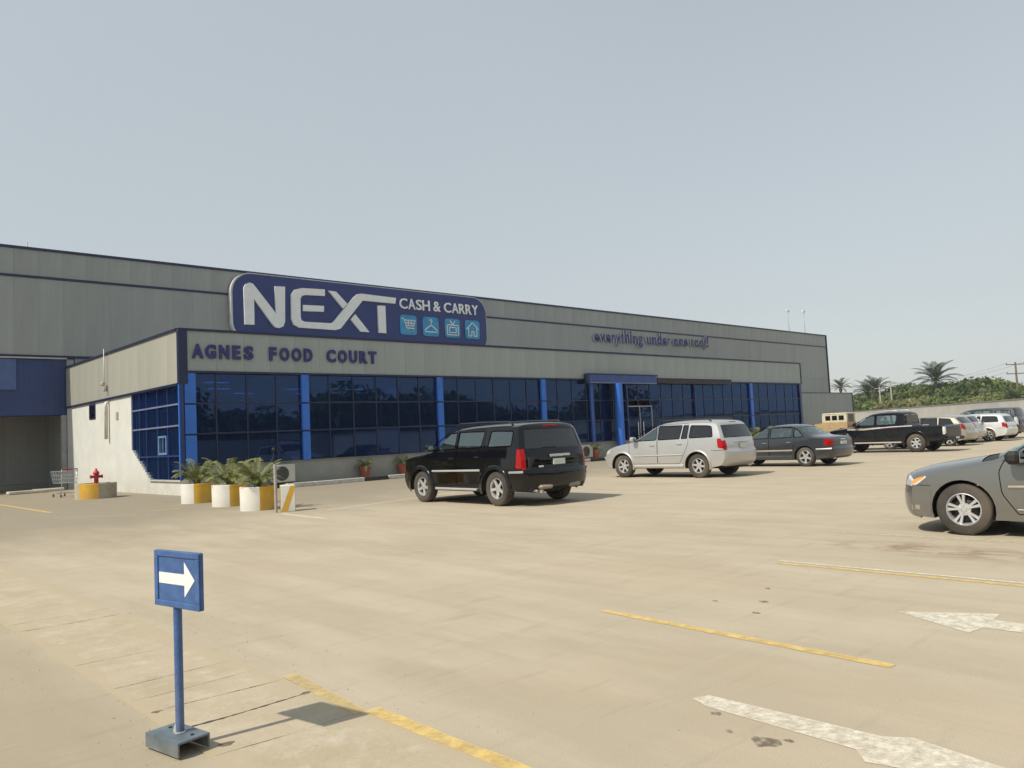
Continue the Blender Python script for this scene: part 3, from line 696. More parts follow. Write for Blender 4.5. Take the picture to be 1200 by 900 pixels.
# --- dark compact saloon
WM_m = wheel_meshes(.318, .215, .215, (5, .045, .038, 0))
SED = dict(L=4.50, W=1.73, belt=(.97, .90), tumble=24, plan=(.10, .8, .07, .7), zm=.55, edge=.04,
  sil=[(4.28, .22, -.12, 0), (4.43, .30, -.17, 0), (4.50, .42, -.17, 0), (4.48, .58, -.17, 0), (4.44, .72, -.15, -.01), (4.30, .80, -.08, -.03), (3.9, .87, -.03, -.05), (3.35, .93, -.06, -.04), (3.18, .98, -.10, -.04), (2.60, 1.31, -.10, -.06), (2.35, 1.39, -.05, -.06), (1.9, 1.425, 0, -.06), (1.50, 1.41, .02, -.06), (1.28, 1.36, .06, -.05), (.80, 1.07, .08, -.03), (.66, 1.015, .06, -.03), (.25, .98, .05, -.03), (.12, .95, .05, -.02), (.06, .84, .05, 0), (.06, .62, .06, 0), (.0, .585, .08, 0), (.0, .42, .09, 0), (.05, .30, .09, 0), (.16, .25, .07, 0)],
  strip=[('windscreen', (3.17, .985), (2.56, 1.33), 0, .91, 'glass', .006), ('rear_window', (1.24, 1.34), (.82, 1.08), 0, .91, 'glass', .008),
         ('grille', (4.49, .60), (4.44, .71), 0, .4, 'chrome', .01), ('headlight', (4.48, .60), (4.42, .73), .6, 1, 'clear', .003),
         ('tail_lamp', (.10, .90), (.06, .66), .74, 1, 'red', -.003), ('rear_bumper', (.045, .60), (.16, .25), 0, 1, None, -.004), ('front_bumper', (4.49, .56), (4.28, .22), 0, 1, None, -.004),
         ('bonnet', (4.34, .79), (3.28, .94), 0, .91, None, 0), ('boot_lid', (.70, 1.02), (.06, .64), 0, .73, None, 0)],
  wheels=(.98, 3.67, .318, .375), sill=.24, floor=.80,
  side=[('side_window', [(3.16, .95), (2.30, .965), (2.30, 1.30), (2.48, 1.30), (2.74, 1.20)], 'glass', .006, None, .04),
        ('side_window', [(2.22, .965), (1.42, .98), (1.42, 1.30), (2.22, 1.315)], 'glass', .006, None, .04),
        ('side_window', [(1.36, .98), (.98, .985), (1.20, 1.20), (1.36, 1.285)], 'glass', .006, None, .03),
        ('tail_lamp', [(.31, .69), (.0, .69), (.0, .89), (.29, .89)], 'red', -.003, None, .02),
        ('headlight', [(4.22, .60), (5, .60), (5, .74), (4.24, .76)], 'clear', .002, None, .02),
        ('door', [(3.20, .36), (2.27, .36), (2.27, 1.35), (2.50, 1.35), (3.20, .93)], None, 0, None, .05),
        ('door', [(2.26, .36), (1.58, .36), (1.40, .55), (1.32, .8), (1.36, 1.32), (2.26, 1.355)], None, 0, None, .05)],
  ribbons=[('side_moulding', [(4.10, .53), (4.03, .53)], .05, (0, .010, 0), 'alloy'), ('side_moulding', [(3.25, .53), (1.40, .54)], .055, (0, .010, 0), 'dirty_trim'), ('side_moulding', [(.58, .565), (.06, .575)], .05, (0, .010, 0), 'alloy'), ('sill_cladding', [(3.22, .31), (1.42, .31)], .12, (0, .012, 0), None)],
  wtrim='trim', mirror=(3.0, .93), handles=[(2.42, .80), (1.52, .81)], chrome_handles=True, seats=[(2.3, 2), (1.35, 3)], dash=3.05, seat_h=.34, wm=WM_m, wy=.12,
  extra=[bx('number_plate', .03, .055, -.20, .20, .70, .80, 'plate', .004), exhaust(.10, .5, .26), bx('boot_handle', .05, .085, -.16, .16, .84, .88, 'chrome', .01)])
make_car('parked_saloon', SED, P_dark, (25.84, 13.96), R(88.8), 'dark grey saloon with dusty pale side strip, between silver SUV and black pickup', 'car', CARGRP)

# --- pickup
WM_p = wheel_meshes(.378, .25, .215, (6, .05, .04, 0))
def bed(root, cx0, Y, mat):
    b = MB(); x0, x1 = .10+cx0, 1.60+cx0; y = .72
    b.add([(x0, -y, .62), (x1, -y, .62), (x1, y, .62), (x0, y, .62), (x0, -y, 1.07), (x1, -y, 1.07), (x1, y, 1.07), (x0, y, 1.07)], [(0, 1, 2, 3), (0, 4, 5, 1), (2, 6, 7, 3), (1, 5, 6, 2), (0, 3, 7, 4)])
    b.build('load_bed', MT['trim'], root)
def cabback(root, cx0, Y, mat):
    b = MB(); b.cbox(1.615+cx0, 1.635+cx0, -.60, .60, 1.22, 1.58, .03); b.build('rear_window', MT['glass_dark'], root, smooth=40)
    for s in (1, -1):
        b = MB()
        for q in ((.06, .70, .98), (.06, .70, .72)): pass
PICK = dict(L=5.25, W=1.80, belt=(1.12, 1.10), tumble=15, plan=(.10, .9, .02, .3), zm=.7, edge=.03,
  sil=[(5.02, .34, -.10, 0), (5.18, .42, -.16, 0), (5.25, .56, -.16, 0), (5.23, .74, -.16, 0), (5.18, .92, -.14, -.01), (5.0, 1.02, -.08, -.03), (4.6, 1.09, -.03, -.05), (4.0, 1.14, -.06, -.04), (3.82, 1.19, -.10, -.04), (3.28, 1.60, -.10, -.06), (3.05, 1.70, -.05, -.06), (2.6, 1.745, 0, -.06), (1.95, 1.735, 0, -.06), (1.72, 1.70, 0, -.05), (1.66, 1.60, .0, 0), (1.62, 1.30, .0, 0), (1.61, 1.10, 0, 0), (1.50, 1.08, 0, 0), (.6, 1.08, 0, 0), (.12, 1.08, 0, 0), (.03, 1.06, 0, 0), (.0, .98, 0, 0), (.0, .62, 0, 0), (-.0, .58, .0, 0), (.05, .50, .0, 0)],
  strip=[('windscreen', (3.80, 1.205), (3.22, 1.63), 0, .90, 'glass', .006), ('hole', (1.52, 1.09), (.10, 1.08), 0, .90, None, 0), ('hole', (1.64, 1.56), (1.62, 1.22), 0, .82, None, 0),
         ('grille', (5.24, .72), (5.16, .94), 0, .5, 'chrome', .01), ('headlight', (5.23, .74), (5.12, .97), .65, 1, 'clear', .003),
         ('tailgate', (.05, 1.07), (0, .62), 0, .86, None, .0), ('tail_lamp', (.01, 1.02), (.0, .72), .90, 1, 'clear', -.004), ('bonnet', (5.0, 1.02), (3.9, 1.16), 0, .91, None, 0)],
  wheels=(1.19, 4.275, .378, .46), sill=.42, floor=.98,
  side=[('side_window', [(3.86, 1.165), (2.86, 1.175), (2.86, 1.58), (3.05, 1.575), (3.32, 1.48)], 'glass', .006, None, .05),
        ('side_window', [(2.78, 1.175), (1.98, 1.18), (1.92, 1.50), (1.98, 1.58), (2.78, 1.59)], 'glass', .006, None, .05),
        ('tail_lamp', [(.12, .70), (-.05, .70), (-.05, 1.02), (.12, 1.02)], 'clear', -.004, None, .02),
        ('headlight', [(4.90, .78), (5.6, .76), (5.6, .97), (4.86, .99)], 'clear', .002, None, .03),
        ('door', [(3.90, .50), (2.83, .50), (2.83, 1.63), (3.05, 1.63), (3.90, 1.14)], None, 0, None, .05),
        ('door', [(2.82, .50), (2.02, .50), (1.84, .75), (1.84, 1.62), (2.82, 1.635)], None, 0, None, .05)],
  ribbons=[('decal_stripe', [(4.05, 1.035), (3.3, 1.015), (2.6, 1.06)], .075, (0, .001, 0), 'dirty_trim'), ('decal_stripe', [(3.0, 1.03), (2.2, 1.08), (1.3, 1.10)], .035, (0, .001, 0), 'clear'), ('decal_stripe', [(2.6, 1.015), (2.2, 1.03), (1.75, 1.05)], .010, (0, .001, 0), 'red'), ('cab_seam', [(1.60, .50), (1.60, 1.10)], .03, (-.01, -.008, -.01), 'trim'), ('bed_rail', [(1.56, 1.055), (.05, 1.055)], .03, (.0, .012, .0), 'trim')],
  flare=.09, flare_trim=False, mirror=(3.62, 1.16), handles=[(2.98, .98), (2.02, 1.0)], seats=[(2.95, 2), (2.1, 3)], dash=3.65, wm=WM_p, wy=.10,
  extra=[bed, cabback, sidestep(1.75, 3.75, .40, .90, 'alloy', .13, .055), bx('rear_bumper', -.12, .0, -.78, .78, .46, .60, 'trim', .03), bx('number_plate', -.135, -.121, -.17, .17, .50, .59, 'plate', .003), bx('brake_light', 1.60, 1.63, -.15, .15, 1.63, 1.66, 'red', .008), rails(1.9, 3.0, 1.77, 1.77, .62, 'alloy', .016)])
make_car('pickup_truck', PICK, P_pick, (35.59, 14.19), R(88.6), 'black double-cab pickup with pale stripe along its doors and bright side step', 'pickup truck', CARGRP)

# --- grey saloon at right, nose seen from its left side
WM_c = wheel_meshes(.318, .195, .203, (5, .017, .021, .185))
COR = dict(L=4.53, W=1.70, belt=(1.0, .885), tumble=24, plan=(.11, 1.0, .07, .7), zm=.56, edge=.05,
  sil=[(4.28, .17, -.14, 0), (4.44, .20, -.20, 0), (4.50, .30, -.22, 0), (4.51, .46, -.22, 0), (4.48, .62, -.22, 0), (4.44, .75, -.20, -.03), (4.12, .85, -.08, -.07), (3.7, .915, -.03, -.07), (3.45, .955, -.05, -.05), (3.30, .985, -.10, -.05), (2.55, 1.38, -.12, -.06), (2.25, 1.46, -.05, -.06), (1.8, 1.485, 0, -.06), (1.30, 1.45, .04, -.06), (1.05, 1.38, .06, -.05), (.60, 1.13, .08, -.03), (.40, 1.08, .06, -.03), (.16, 1.05, .05, -.02), (.06, .95, .06, 0), (.06, .68, .06, 0), (.0, .62, .08, 0), (.0, .45, .09, 0), (.08, .28, .09, 0), (.2, .23, .07, 0)],
  strip=[('windscreen', (3.28, .995), (2.50, 1.40), 0, .91, 'glass', .006), ('rear_window', (1.0, 1.36), (.62, 1.14), 0, .91, 'glass', .008), ('wiper_cowl', (3.46, .94), (3.30, .985), 0, .9, 'trim', .012),
         ('grille', (4.50, .57), (4.44, .66), 0, .35, 'chrome', .01), ('headlight', (4.51, .61), (4.40, .765), .5, 1, 'clear', -.003), ('front_bumper', (4.51, .595), (4.22, .17), 0, 1, None, -.003),
         ('tail_lamp', (.08, 1.0), (.06, .72), .74, 1, 'red', -.003), ('rear_bumper', (.045, .63), (.2, .23), 0, 1, None, -.004), ('bonnet', (4.40, .765), (3.44, .957), 0, .91, None, 0)],
  wheels=(1.03, 3.63, .318, .362), sill=.20, floor=.82,
  side=[('side_window', [(3.02, .935), (2.25, .965), (2.25, 1.36), (2.42, 1.36), (2.84, 1.11)], 'glass', .006, None, .04),
        ('quarter_trim', [(3.34, .895), (3.07, .91), (3.02, 1.02)], 'trim', .002, None, .02),
        ('side_window', [(2.17, 1.0), (1.36, 1.015), (1.30, 1.30), (1.40, 1.355), (2.17, 1.37)], 'glass', .006, None, .04),
        ('tail_lamp', [(.36, .76), (.0, .70), (.0, 1.0), (.34, .98)], 'red', -.003, None, .02),
        ('turn_lamp', [(4.19, .625), (4.05, .71), (4.09, .765), (4.24, .71), (4.34, .645)], 'amber', -.004, None, .02),
        ('headlight', [(4.16, .61), (4.03, .71), (4.05, .785), (4.9, .82), (4.9, .61)], 'clear', -.003, None, .02),
        ('front_bumper', [(3.985, .565), (4.9, .605), (4.9, .05), (4.02, .05)], None, -.003, None, .01),
        ('door', [(3.05, .30), (3.19, .52), (3.21, .78), (3.15, .905), (2.62, 1.32), (2.42, 1.40), (2.21, 1.40), (2.21, .28), (3.03, .28)], None, 0, None, .04),
        ('door', [(2.20, .28), (1.50, .28), (1.36, .5), (1.26, .8), (1.28, 1.32), (2.20, 1.40)], None, 0, None, .05)],
  ribbons=[('side_moulding', [(3.12, .60), (1.42, .62)], .035, (0, .010, 0), 'dirty_trim'), ('sill_strip', [(3.04, .335), (1.42, .335)], .014, (0, .006, 0), 'chrome'), ('bumper_seam', [(3.99, .605), (4.16, .612)], .010, (0, .001, 0), 'trim'), ('fog_lamp_recess', [(4.14, .33), (4.24, .33)], .07, (0, .001, 0), 'dirty_trim')],
  wtrim='trim', mirror=(3.0, .875), mirror_mat='trim', handles=[(2.40, .85), (1.52, .88)], seats=[(2.2, 2), (1.3, 3)], dash=3.0, seat_h=.36, wm=WM_c, wy=.105,
  extra=[bx('number_plate', .03, .055, -.20, .20, .74, .84, 'plate', .004)])
make_car('parked_saloon', COR, P_grey, (10.71+.86, 3.47-3.63+2.265), R(90.5), 'metallic grey saloon at the right edge with amber indicator and ten-spoke alloy wheel', 'car')

# --- small hatchback for the far row
HAT = dict(SED); HAT = {k: v for k, v in SED.items()}
HAT.update(L=4.30, belt=(1.00, .92), tumble=20,
  sil=[(4.08, .22, -.12, 0), (4.23, .30, -.17, 0), (4.30, .42, -.17, 0), (4.28, .58, -.17, 0), (4.20, .72, -.15, -.01), (4.05, .80, -.08, -.03), (3.7, .88, -.03, -.05), (3.30, .96, -.06, -.04), (3.12, 1.01, -.10, -.04), (2.45, 1.36, -.10, -.06), (2.2, 1.44, -.05, -.06), (1.7, 1.475, 0, -.06), (.95, 1.45, .0, -.06), (.62, 1.41, .04, -.05), (.50, 1.34, .07, -.02), (.22, 1.02, .07, 0), (.14, .92, .06, 0), (.10, .70, .06, 0), (.0, .62, .10, 0), (.0, .44, .11, 0), (.05, .32, .11, 0), (.16, .26, .09, 0)],
  strip=[('windscreen', (3.11, 1.02), (2.40, 1.38), 0, .91, 'glass', .006), ('rear_window', (.52, 1.34), (.25, 1.05), 0, .88, 'glass_dark', .008), ('headlight', (4.28, .60), (4.16, .74), .6, 1, 'clear', .003),
         ('tail_lamp', (.22, 1.03), (.12, .78), .82, 1, 'red', -.003), ('rear_bumper', (.06, .66), (.16, .26), 0, 1, None, -.004), ('tailgate', (.60, 1.40), (.10, .72), 0, .87, None, 0)],
  wheels=(.86, 3.46, .318, .375),
  side=[('side_window', [(3.05, .98), (2.20, .99), (2.20, 1.34), (2.34, 1.34), (2.62, 1.24)], 'glass', .006, None, .04),
        ('side_window', [(2.12, .99), (1.36, 1.0), (1.36, 1.345), (2.12, 1.35)], 'glass_dark', .006, None, .04),
        ('side_window', [(1.29, 1.005), (.62, 1.02), (.80, 1.29), (1.29, 1.335)], 'glass_dark', .006, None, .04),
        ('tail_lamp', [(.50, .82), (.0, .78), (.0, 1.03), (.44, 1.01)], 'red', -.003, None, .02),
        ('headlight', [(3.95, .62), (5, .60), (5, .76), (3.93, .78)], 'clear', .002, None, .02),
        ('door', [(3.02, .36), (2.16, .36), (2.16, 1.39), (2.34, 1.39), (3.05, .95)], None, 0, None, .05),
        ('door', [(2.15, .36), (1.46, .36), (1.28, .55), (1.24, .8), (1.30, 1.38), (2.15, 1.39)], None, 0, None, .05)],
  ribbons=[('side_moulding', [(3.0, .53), (1.30, .55)], .04, (0, .010, 0), None)], mirror=(2.86, .97), handles=[(2.30, .84), (1.42, .86)], chrome_handles=False, seats=[(2.2, 2), (1.2, 3)], dash=2.95,
  extra=[bx('number_plate', .075, .10, -.20, .20, .76, .86, 'plate', .004)])
make_car('parked_saloon', SED, P_navy, (37.9+.88, 16.4), R(90), 'dark navy saloon mostly hidden beyond the black pickup, roof and nose showing', 'car', CARGRP)
make_car('parked_hatchback', HAT, P_gold, (40.6+.86, 12.6+2.15), R(90), 'dusty champagne hatchback just right of the black pickup tail', 'car', CARGRP)
make_car('parked_hatchback', HAT, P_silver, (44.0+.86, 13.2+2.15), R(90), 'silver hatchback with dark sloping rear window, second car right of the pickup', 'car', CARGRP)
WAG = dict(MID); WAG.update(belt=(.98, .93)); s_ = .86
def scz(pts): return [tuple([p[0], p[1]*s_]+list(p[2:])) for p in pts]
WAG.update(sil=scz(MID['sil']), belt=(1.13*s_, 1.06*s_), strip=[(a, (b[0], b[1]*s_), (c[0], c[1]*s_), *r) for a, b, c, *r in MID['strip']], side=[(a, scz(b), *r) for a, b, *r in MID['side']], ribbons=[(a, scz(b), *r) for a, b, *r in MID['ribbons']],
  wheels=(1.03, 3.745, .325, .38), sill=.25, floor=.80, mirror=(3.22, .95), handles=[(2.6, .84), (1.62, .86)], seat_h=.33, extra=[bx('number_plate', .04, .064, -.17, .17, .72, .82, 'plate', .004)], wm=wheel_meshes(.325, .2, .205, (6, .042, .032, 0)))
make_car('parked_estate_car', WAG, P_white, (46.1+.91, 12.4+2.345), R(90), 'whitish silver estate car with slim red tail lamps, in front of charcoal people carrier', 'car', CARGRP)
VAN = dict(SUV); VAN['ribbons'] = []; VAN['extra'] = [f for f in SUV['extra'][2:6]]; VAN['flare'] = None
VAN['strip'] = [r if r[0] != 'tail_lamp' else (*r[:5], 'clear', r[6]) for r in SUV['strip']]; VAN['side'] = [r if r[0] != 'tail_lamp' else (r[0], r[1], 'clear', *r[3:]) for r in SUV['side']]
make_car('people_carrier', VAN, P_char, (49.7+.98, 12.7+2.425), R(90), 'large charcoal SUV with pale tail lamps, tallest in the far right row', 'SUV', CARGRP)

# ------------------------------------------------------------------ BUILDING
Y0, X0, YM, YB = 27.13, 10.12, 40.95, 41.0
XE = 53.45
CLAD = pm('grey_cladding_sheet', (.305, .318, .302), .45, .15, .07, 1.2, islands=.05, sc=(1.5, 1.5, .25), spec=.4)
CLADF = pm('light_grey_fascia_sheet', (.335, .365, .345), .45, .1, .06, 1.2, islands=.035, sc=(1.5, 1.5, .25))
CLADS = pm('side_fascia_sheet', (.38, .375, .325), .45, .1, .06, 1.2, islands=.035, sc=(1.5, 1.5, .25))
NAVY = pm('navy_steel_trim', (.016, .024, .07), .4, .2, .12, 4)
NAVYB = pm('blue_cladding_sheet', (.022, .045, .155), .5, .1, .08, 2, islands=.05)
LBLUE = pm('bright_blue_steel', (.035, .16, .60), .35, .1, .08, 2)
MBLUE = pm('mid_blue_steel', (.02, .05, .18), .35, .2, .1, 2)
WHITEW = pm('whitewashed_render', (.605, .61, .575), .85, var=.06, scale=1.5, bmp=.2, bscale=30, dirt=((.36, .31, .23), .6), dirtz=(0, 1.0))
BASEW = pm('grey_base_render', (.30, .30, .27), .85, var=.1, scale=2, bmp=.2, bscale=30, dirt=((.25, .21, .15), .7), dirtz=(0, .5))
CONC = pm('pale_concrete', (.45, .43, .38), .85, var=.15, scale=3, bmp=.3, bscale=40)
ROOFM = pm('roof_sheet', (.3, .3, .3), .5, .3)
STEEL = pm('grey_steel', (.35, .35, .35), .5, .3)
FLOORM = pm('interior_floor', (.20, .19, .17), .5)
INW = pm('interior_wall', (.16, .17, .20), .8)
GP = glassmat('blue_tinted_glass', (.08, .17, .40), (.30, .50, .92), 1.75, .012, .02, film=(.10, (.02, .08, .32)))

def rib_panel(wd, h, mat, ribs=5, dep=.007, name='cladding_panel'):
    prof = [(0.003, 0)]
    s = wd/ribs
    for i in range(ribs): a = i*s; prof += [(a+s*.30, 0), (a+s*.36, -dep), (a+s*.50, -dep), (a+s*.56, 0)]
    prof.append((wd-.003, 0)); n = len(prof)
    m = MB(); m.add([(x, y, 0) for x, y in prof]+[(x, y, h) for x, y in prof], [(i, i+1, n+i+1, n+i) for i in range(n-1)])
    m.add([(.003, 0, 0), (wd-.003, 0, 0), (wd-.003, .04, 0), (.003, .04, 0), (.003, 0, h), (wd-.003, 0, h), (wd-.003, .04, h), (.003, .04, h)], [(0, 3, 2, 1), (4, 5, 6, 7), (0, 4, 7, 3), (1, 2, 6, 5)])
    return m.mesh(name, mat)

# ---- main warehouse
wh = empty('warehouse', (30, YM, 0)); tag(wh, 'long grey ribbed metal warehouse with dark blue edge trim, towering behind the glass front', 'warehouse')
def W_(nm, mb, mats, **k):
    o = mb.build(nm, mats, wh, **k); o.location = (-30, -YM, 0); return o
XL, XR = -14.0, 87.25
W_('wall_core', MB().box(XL, XR, YM+.05, YM+40, 6.14, 10.985), CLAD)
W_('lower_wall', MB().box(X0+.35, XR, YM+.06, YM+40, 0, 6.13), CLAD)
W_('roof', MB().box(XL-.1, XR+.1, YM-.02, YM+40.2, 10.987, 11.03), ROOFM)
low = rib_panel(1.0, 3.52, CLAD); up = rib_panel(1.0, 1.18, CLAD); lowR = rib_panel(1.0, 3.05, CLAD)
k = 0; x = XL
while x < XR-.5:
    link('cladding_panel', low, wh, (x-30, 0, 6.16)); link('cladding_panel', up, wh, (x-30, 0, 9.80)); x += 1.0
x = 54.1
while x < XR-.5: link('cladding_panel', lowR, wh, (x-30, 0, 3.09)); x += 1.0
W_('parapet_trim', MB().box(XL-.05, XR+.10, YM-.07, YM+.10, 10.985, 11.095), NAVY)
W_('groove_trim', MB().box(XL, XR, YM-.05, YM+.04, 9.69, 9.79), NAVY)
W_('bottom_trim', MB().box(XL, X0+1.5, YM-.05, YM+.04, 6.05, 6.15), NAVY)
W_('corner_trim', MB().box(XR, XR+.10, YM-.07, YM+.25, 0, 10.984), NAVY)
# roof masts with floodlights
def mast(x, y, h, lab, lamp=True):
    m = empty('roof_mast', (x, y, 11.03)); tag(m, lab, 'mast')
    b = MB(); b.tube([(0, 0, 0), (0, 0, h)], [.035, .025], 8); b.build('pole', STEEL, m, smooth=True)
    if lamp:
        b = MB(); b.cbox(-.28, .28, -.08, .10, h-.02, h+.2, .03); b.build('lamp_head', pm('white_lamp_housing', (.7, .7, .68), .5), m, smooth=40)
mast(82.9, 43.0, 2.75, 'left one of two thin floodlight masts on the warehouse roof'); mast(86.6, 43.0, 2.95, 'right one of two thin floodlight masts on the warehouse roof')
mast(9.82, 47.0, 1.75, 'thin bare rod standing on the roof at far left', False)
# loading bay at left: blue band, shaded ribbed wall, steel column
bp = rib_panel(1.0, 2.62, NAVYB, name='blue_panel')
for i in range(12): link('blue_panel', bp, wh, (X0-.02-1.0-i-30, YB-YM-.01, 3.42))
W_('bay_header', MB().box(XL, X0-.02, YB+.04, YB+.8, 3.40, 6.04), NAVYB)
W_('light_blue_panel', MB().box(4.5, 8.07, YB-.10, YB-.025, 4.57, 5.95), pm('faded_blue_panel', (.06, .10, .25), .5))
W_('flashing_strip', MB().box(XL, X0-.02, YM-.12, YM-.055, 5.985, 6.045), CONC)
sp_ = rib_panel(1.0, 3.4, pm('shaded_bay_sheet', (.30, .30, .28), .6, var=.05, islands=.03), 5)
for i in range(13): link('bay_wall_panel', sp_, wh, (X0-.3-1.0-i-30+.5, YB+4-YM, .25))
W_('bay_back_wall', MB().box(XL, X0+1, YB+4.05, YB+4.3, 0, 6), CLAD)
W_('bay_floor_plinth', MB().box(XL, X0-.02, YB+3.7, YB+3.99, 0, .24), BASEW)
W_('bay_side_wall', MB().box(X0+.0, X0+.3, YB+.0, YB+4.05, 0, 6), CLAD)
b = MB(); b.box(X0-.24, X0-.03, YB-.02, YB+.02, 0, 3.40); b.box(X0-.24, X0-.03, YB+.18, YB+.22, 0, 3.40); b.box(X0-.15, X0-.12, YB+.02, YB+.18, 0, 3.40); W_('steel_column', b, STEEL)

# ---- annex at right
an = empty('annex', (78, 36.9, 0)); tag(an, 'low grey ribbed annex beside the far end of the warehouse', 'annex')
ap = rib_panel(1.0, 4.2, CLAD)
for i in range(30): link('cladding_panel', ap, an, (-24.3+i, 0, .02))
MB().box(-24.3, 5.7, .05, .22, 0, 4.2).build('wall', CLAD, an); MB().box(1.2, 5.7, .22, 9, 0, 4.2).build('rear_wall', CLAD, an)
MB().box(-24.35, 5.78, -.05, .20, 4.225, 4.29).build('parapet_trim', NAVY, an); MB().box(5.70, 5.78, -.05, .2, 0, 4.22).build('corner_trim', NAVY, an)
MB().tube([(-15.5, -.3, 0), (-15.5, -.3, 1.9)], .05, 8).build('white_post', CONC, an)

# ---- food court block
fc = empty('food_court_building', (X0, Y0, 0)); tag(fc, 'long low building with blue glass front, light grey fascia and white sunlit side wall', 'building')
def F_(nm, mb, mats, **k):
    o = mb.build(nm, mats, fc, **k); o.location = (-X0, -Y0, 0); return o
ZG, ZF, ZT = .95, 4.17, 5.62
# fascia
pf = rib_panel(1.0, 1.36, CLADF, 5, .004, 'fascia_panel'); ps = rib_panel(1.0, 1.8, CLADS, 5, .006, 'side_fascia_panel')
i = 0
while X0+.28+i < XE-1: link('fascia_panel', pf, fc, (.26+i, -.02, ZF+.035)); i += 1
link('fascia_panel', pf, fc, (XE-X0-1.03, -.015, ZF+.035))
F_('fascia_backing', MB().box(X0+.05, XE-.02, Y0+.04, Y0+.3, ZF+.02, ZT-.06), CLADF)
F_('fascia_bottom_trim', MB().box(X0+.02, XE, Y0-.06, Y0+.2, ZF-.045, ZF+.03), NAVY)
F_('fascia_top_trim', MB().box(X0-.02, XE+.05, Y0-.07, Y0+.3, ZT-.055, ZT+.03), NAVY)
F_('corner_trim', MB().box(X0-.045, X0+.25, Y0-.065, Y0+.12, ZF-.42, ZT-.057), NAVY)
F_('end_trim', MB().box(XE-.03, XE+.06, Y0-.055, Y0+.2, ZF+.031, ZT-.057), NAVY)
F_('roof_slab', MB().box(X0+.2, XE, Y0+.31, YM+.03, ZT-.5, ZT-.4), ROOFM)
F_('ceiling', MB().box(X0+.32, XE-.1, Y0+.2, YM+.02, 4.02, 4.10), pm('ceiling_tiles', (.42, .42, .42), .9))
F_('floor', MB().box(X0+.16, XE-.2, Y0+.16, YM+.03, .10, .16), FLOORM)
F_('end_wall', MB().box(XE-.02, XE+.0, Y0+.2, YM-.08, 0, ZT-.1), CLAD)
# side wall (sunlit, x = X0) with stepped edge against the glazing, real thickness
ys, ye = 32.1, YB
steps = []; y, z = ys, 1.60; nst = 11; y1, z1 = 30.15, .46
for i in range(nst):
    ya = ys+(y1-ys)*i/nst; yb = ys+(y1-ys)*(i+1)/nst; za = 1.60+(z1-1.60)*i/nst; zb_ = 1.60+(z1-1.60)*(i+1)/nst
    steps += [(ya, za), (ya-.0, zb_) if False else (yb, za)]
    if i < nst-1: steps += [(yb, zb_)]
steps[-1] = (y1, steps[-1][1])
poly = [(Y0+.02, 0), (ye, 0), (ye, 3.70), (ys, 3.70)]+steps+[(y1, z1), (Y0+.02, z1)]
# cut-out for the little window
def yz_prism(pts, x0, x1):
    b = MB(); n = len(pts); b.add([(x0, y, z) for y, z in pts]+[(x1, y, z) for y, z in pts], []); 
    from mathutils.geometry import tessellate_polygon
    tri = tessellate_polygon([[Vector((y, z, 0)) for y, z in pts]])
    fs = [tuple(t) for t in tri]; fs += [tuple(n+i for i in reversed(t)) for t in tri]+[(i, i+n, (i+1) % n+n, (i+1) % n) for i in range(n)]
    b.add([], []); b.f = fs; b.m = [0]*len(fs); return b
F_('side_wall', yz_prism(poly, X0, X0+.22), WHITEW)
F_('glazing_sill', MB().box(X0-.06, X0+.12, Y0-.01, y1-.02, z1+.002, z1+.05), CONC)
# side fascia
for i in range(13): link('side_fascia_panel', ps, fc, (-.03, 1.0+i+.06, 3.79), (0, 0, -PI/2))
link('side_fascia_panel', ps, fc, (-.028, 13.85, 3.79), (0, 0, -PI/2))
F_('side_fascia_backing', MB().box(X0+.02, X0+.3, Y0+.13, ye, 3.78, ZT-.06), CLADF)
F_('side_fascia_bottom_trim', MB().box(X0-.07, X0+.31, Y0+.125, ye, 3.702, 3.785), NAVY)
F_('side_fascia_top_trim', MB().box(X0-.08, X0+.31, Y0+.125, ye, ZT-.056, ZT+.03), NAVY)
# small side window, plate, pipe, lamp wire
o = F_('window', MB().box(X0-.03, X0-.002, 36.60, 37.45, 3.02, 3.66), NAVY)
MB().box(X0-.038, X0-.031, 36.68, 37.37, 3.09, 3.59).build('pane', MT['glass_dark'], o)
F_('drain_pipe', MB().tube([(X0-.02, 34.78, 3.60), (X0-.12, 34.78, 3.58), (X0-.12, 34.78, 3.4), (X0-.12, 34.78, 2.12)], .07, 10), pm('cream_pvc', (.55, .51, .43), .6), smooth=True)
F_('wall_plate', MB().cbox(X0-.05, X0-.002, 33.62, 33.82, 2.86, 3.16, .02), pm('tan_plate', (.42, .33, .22), .7), smooth=40)
root = empty('wall_lamp', (X0-.16, 34.83, 4.04)); tag(root, 'thin white rod with a small lamp rising beside the upper side wall above the pipe', 'lamp')
b = MB(); b.tube([(0, 0, 0), (0, 0, 1.75)], .018, 6); b.tube([(0, 0, .12), (.10, 0, .12)], .015, 6); b.build('rod', pm('white_rod', (.6, .6, .57), .5), root, smooth=True)
b = MB(); b.cbox(-.10, .04, -.02, .22, .25, .40, .03); b.cbox(-.05, .05, -.10, .02, .0, .16, .02); b.build('lamp_head', pm('grey_lamp_body', (.38, .37, .33), .6), root, smooth=40)
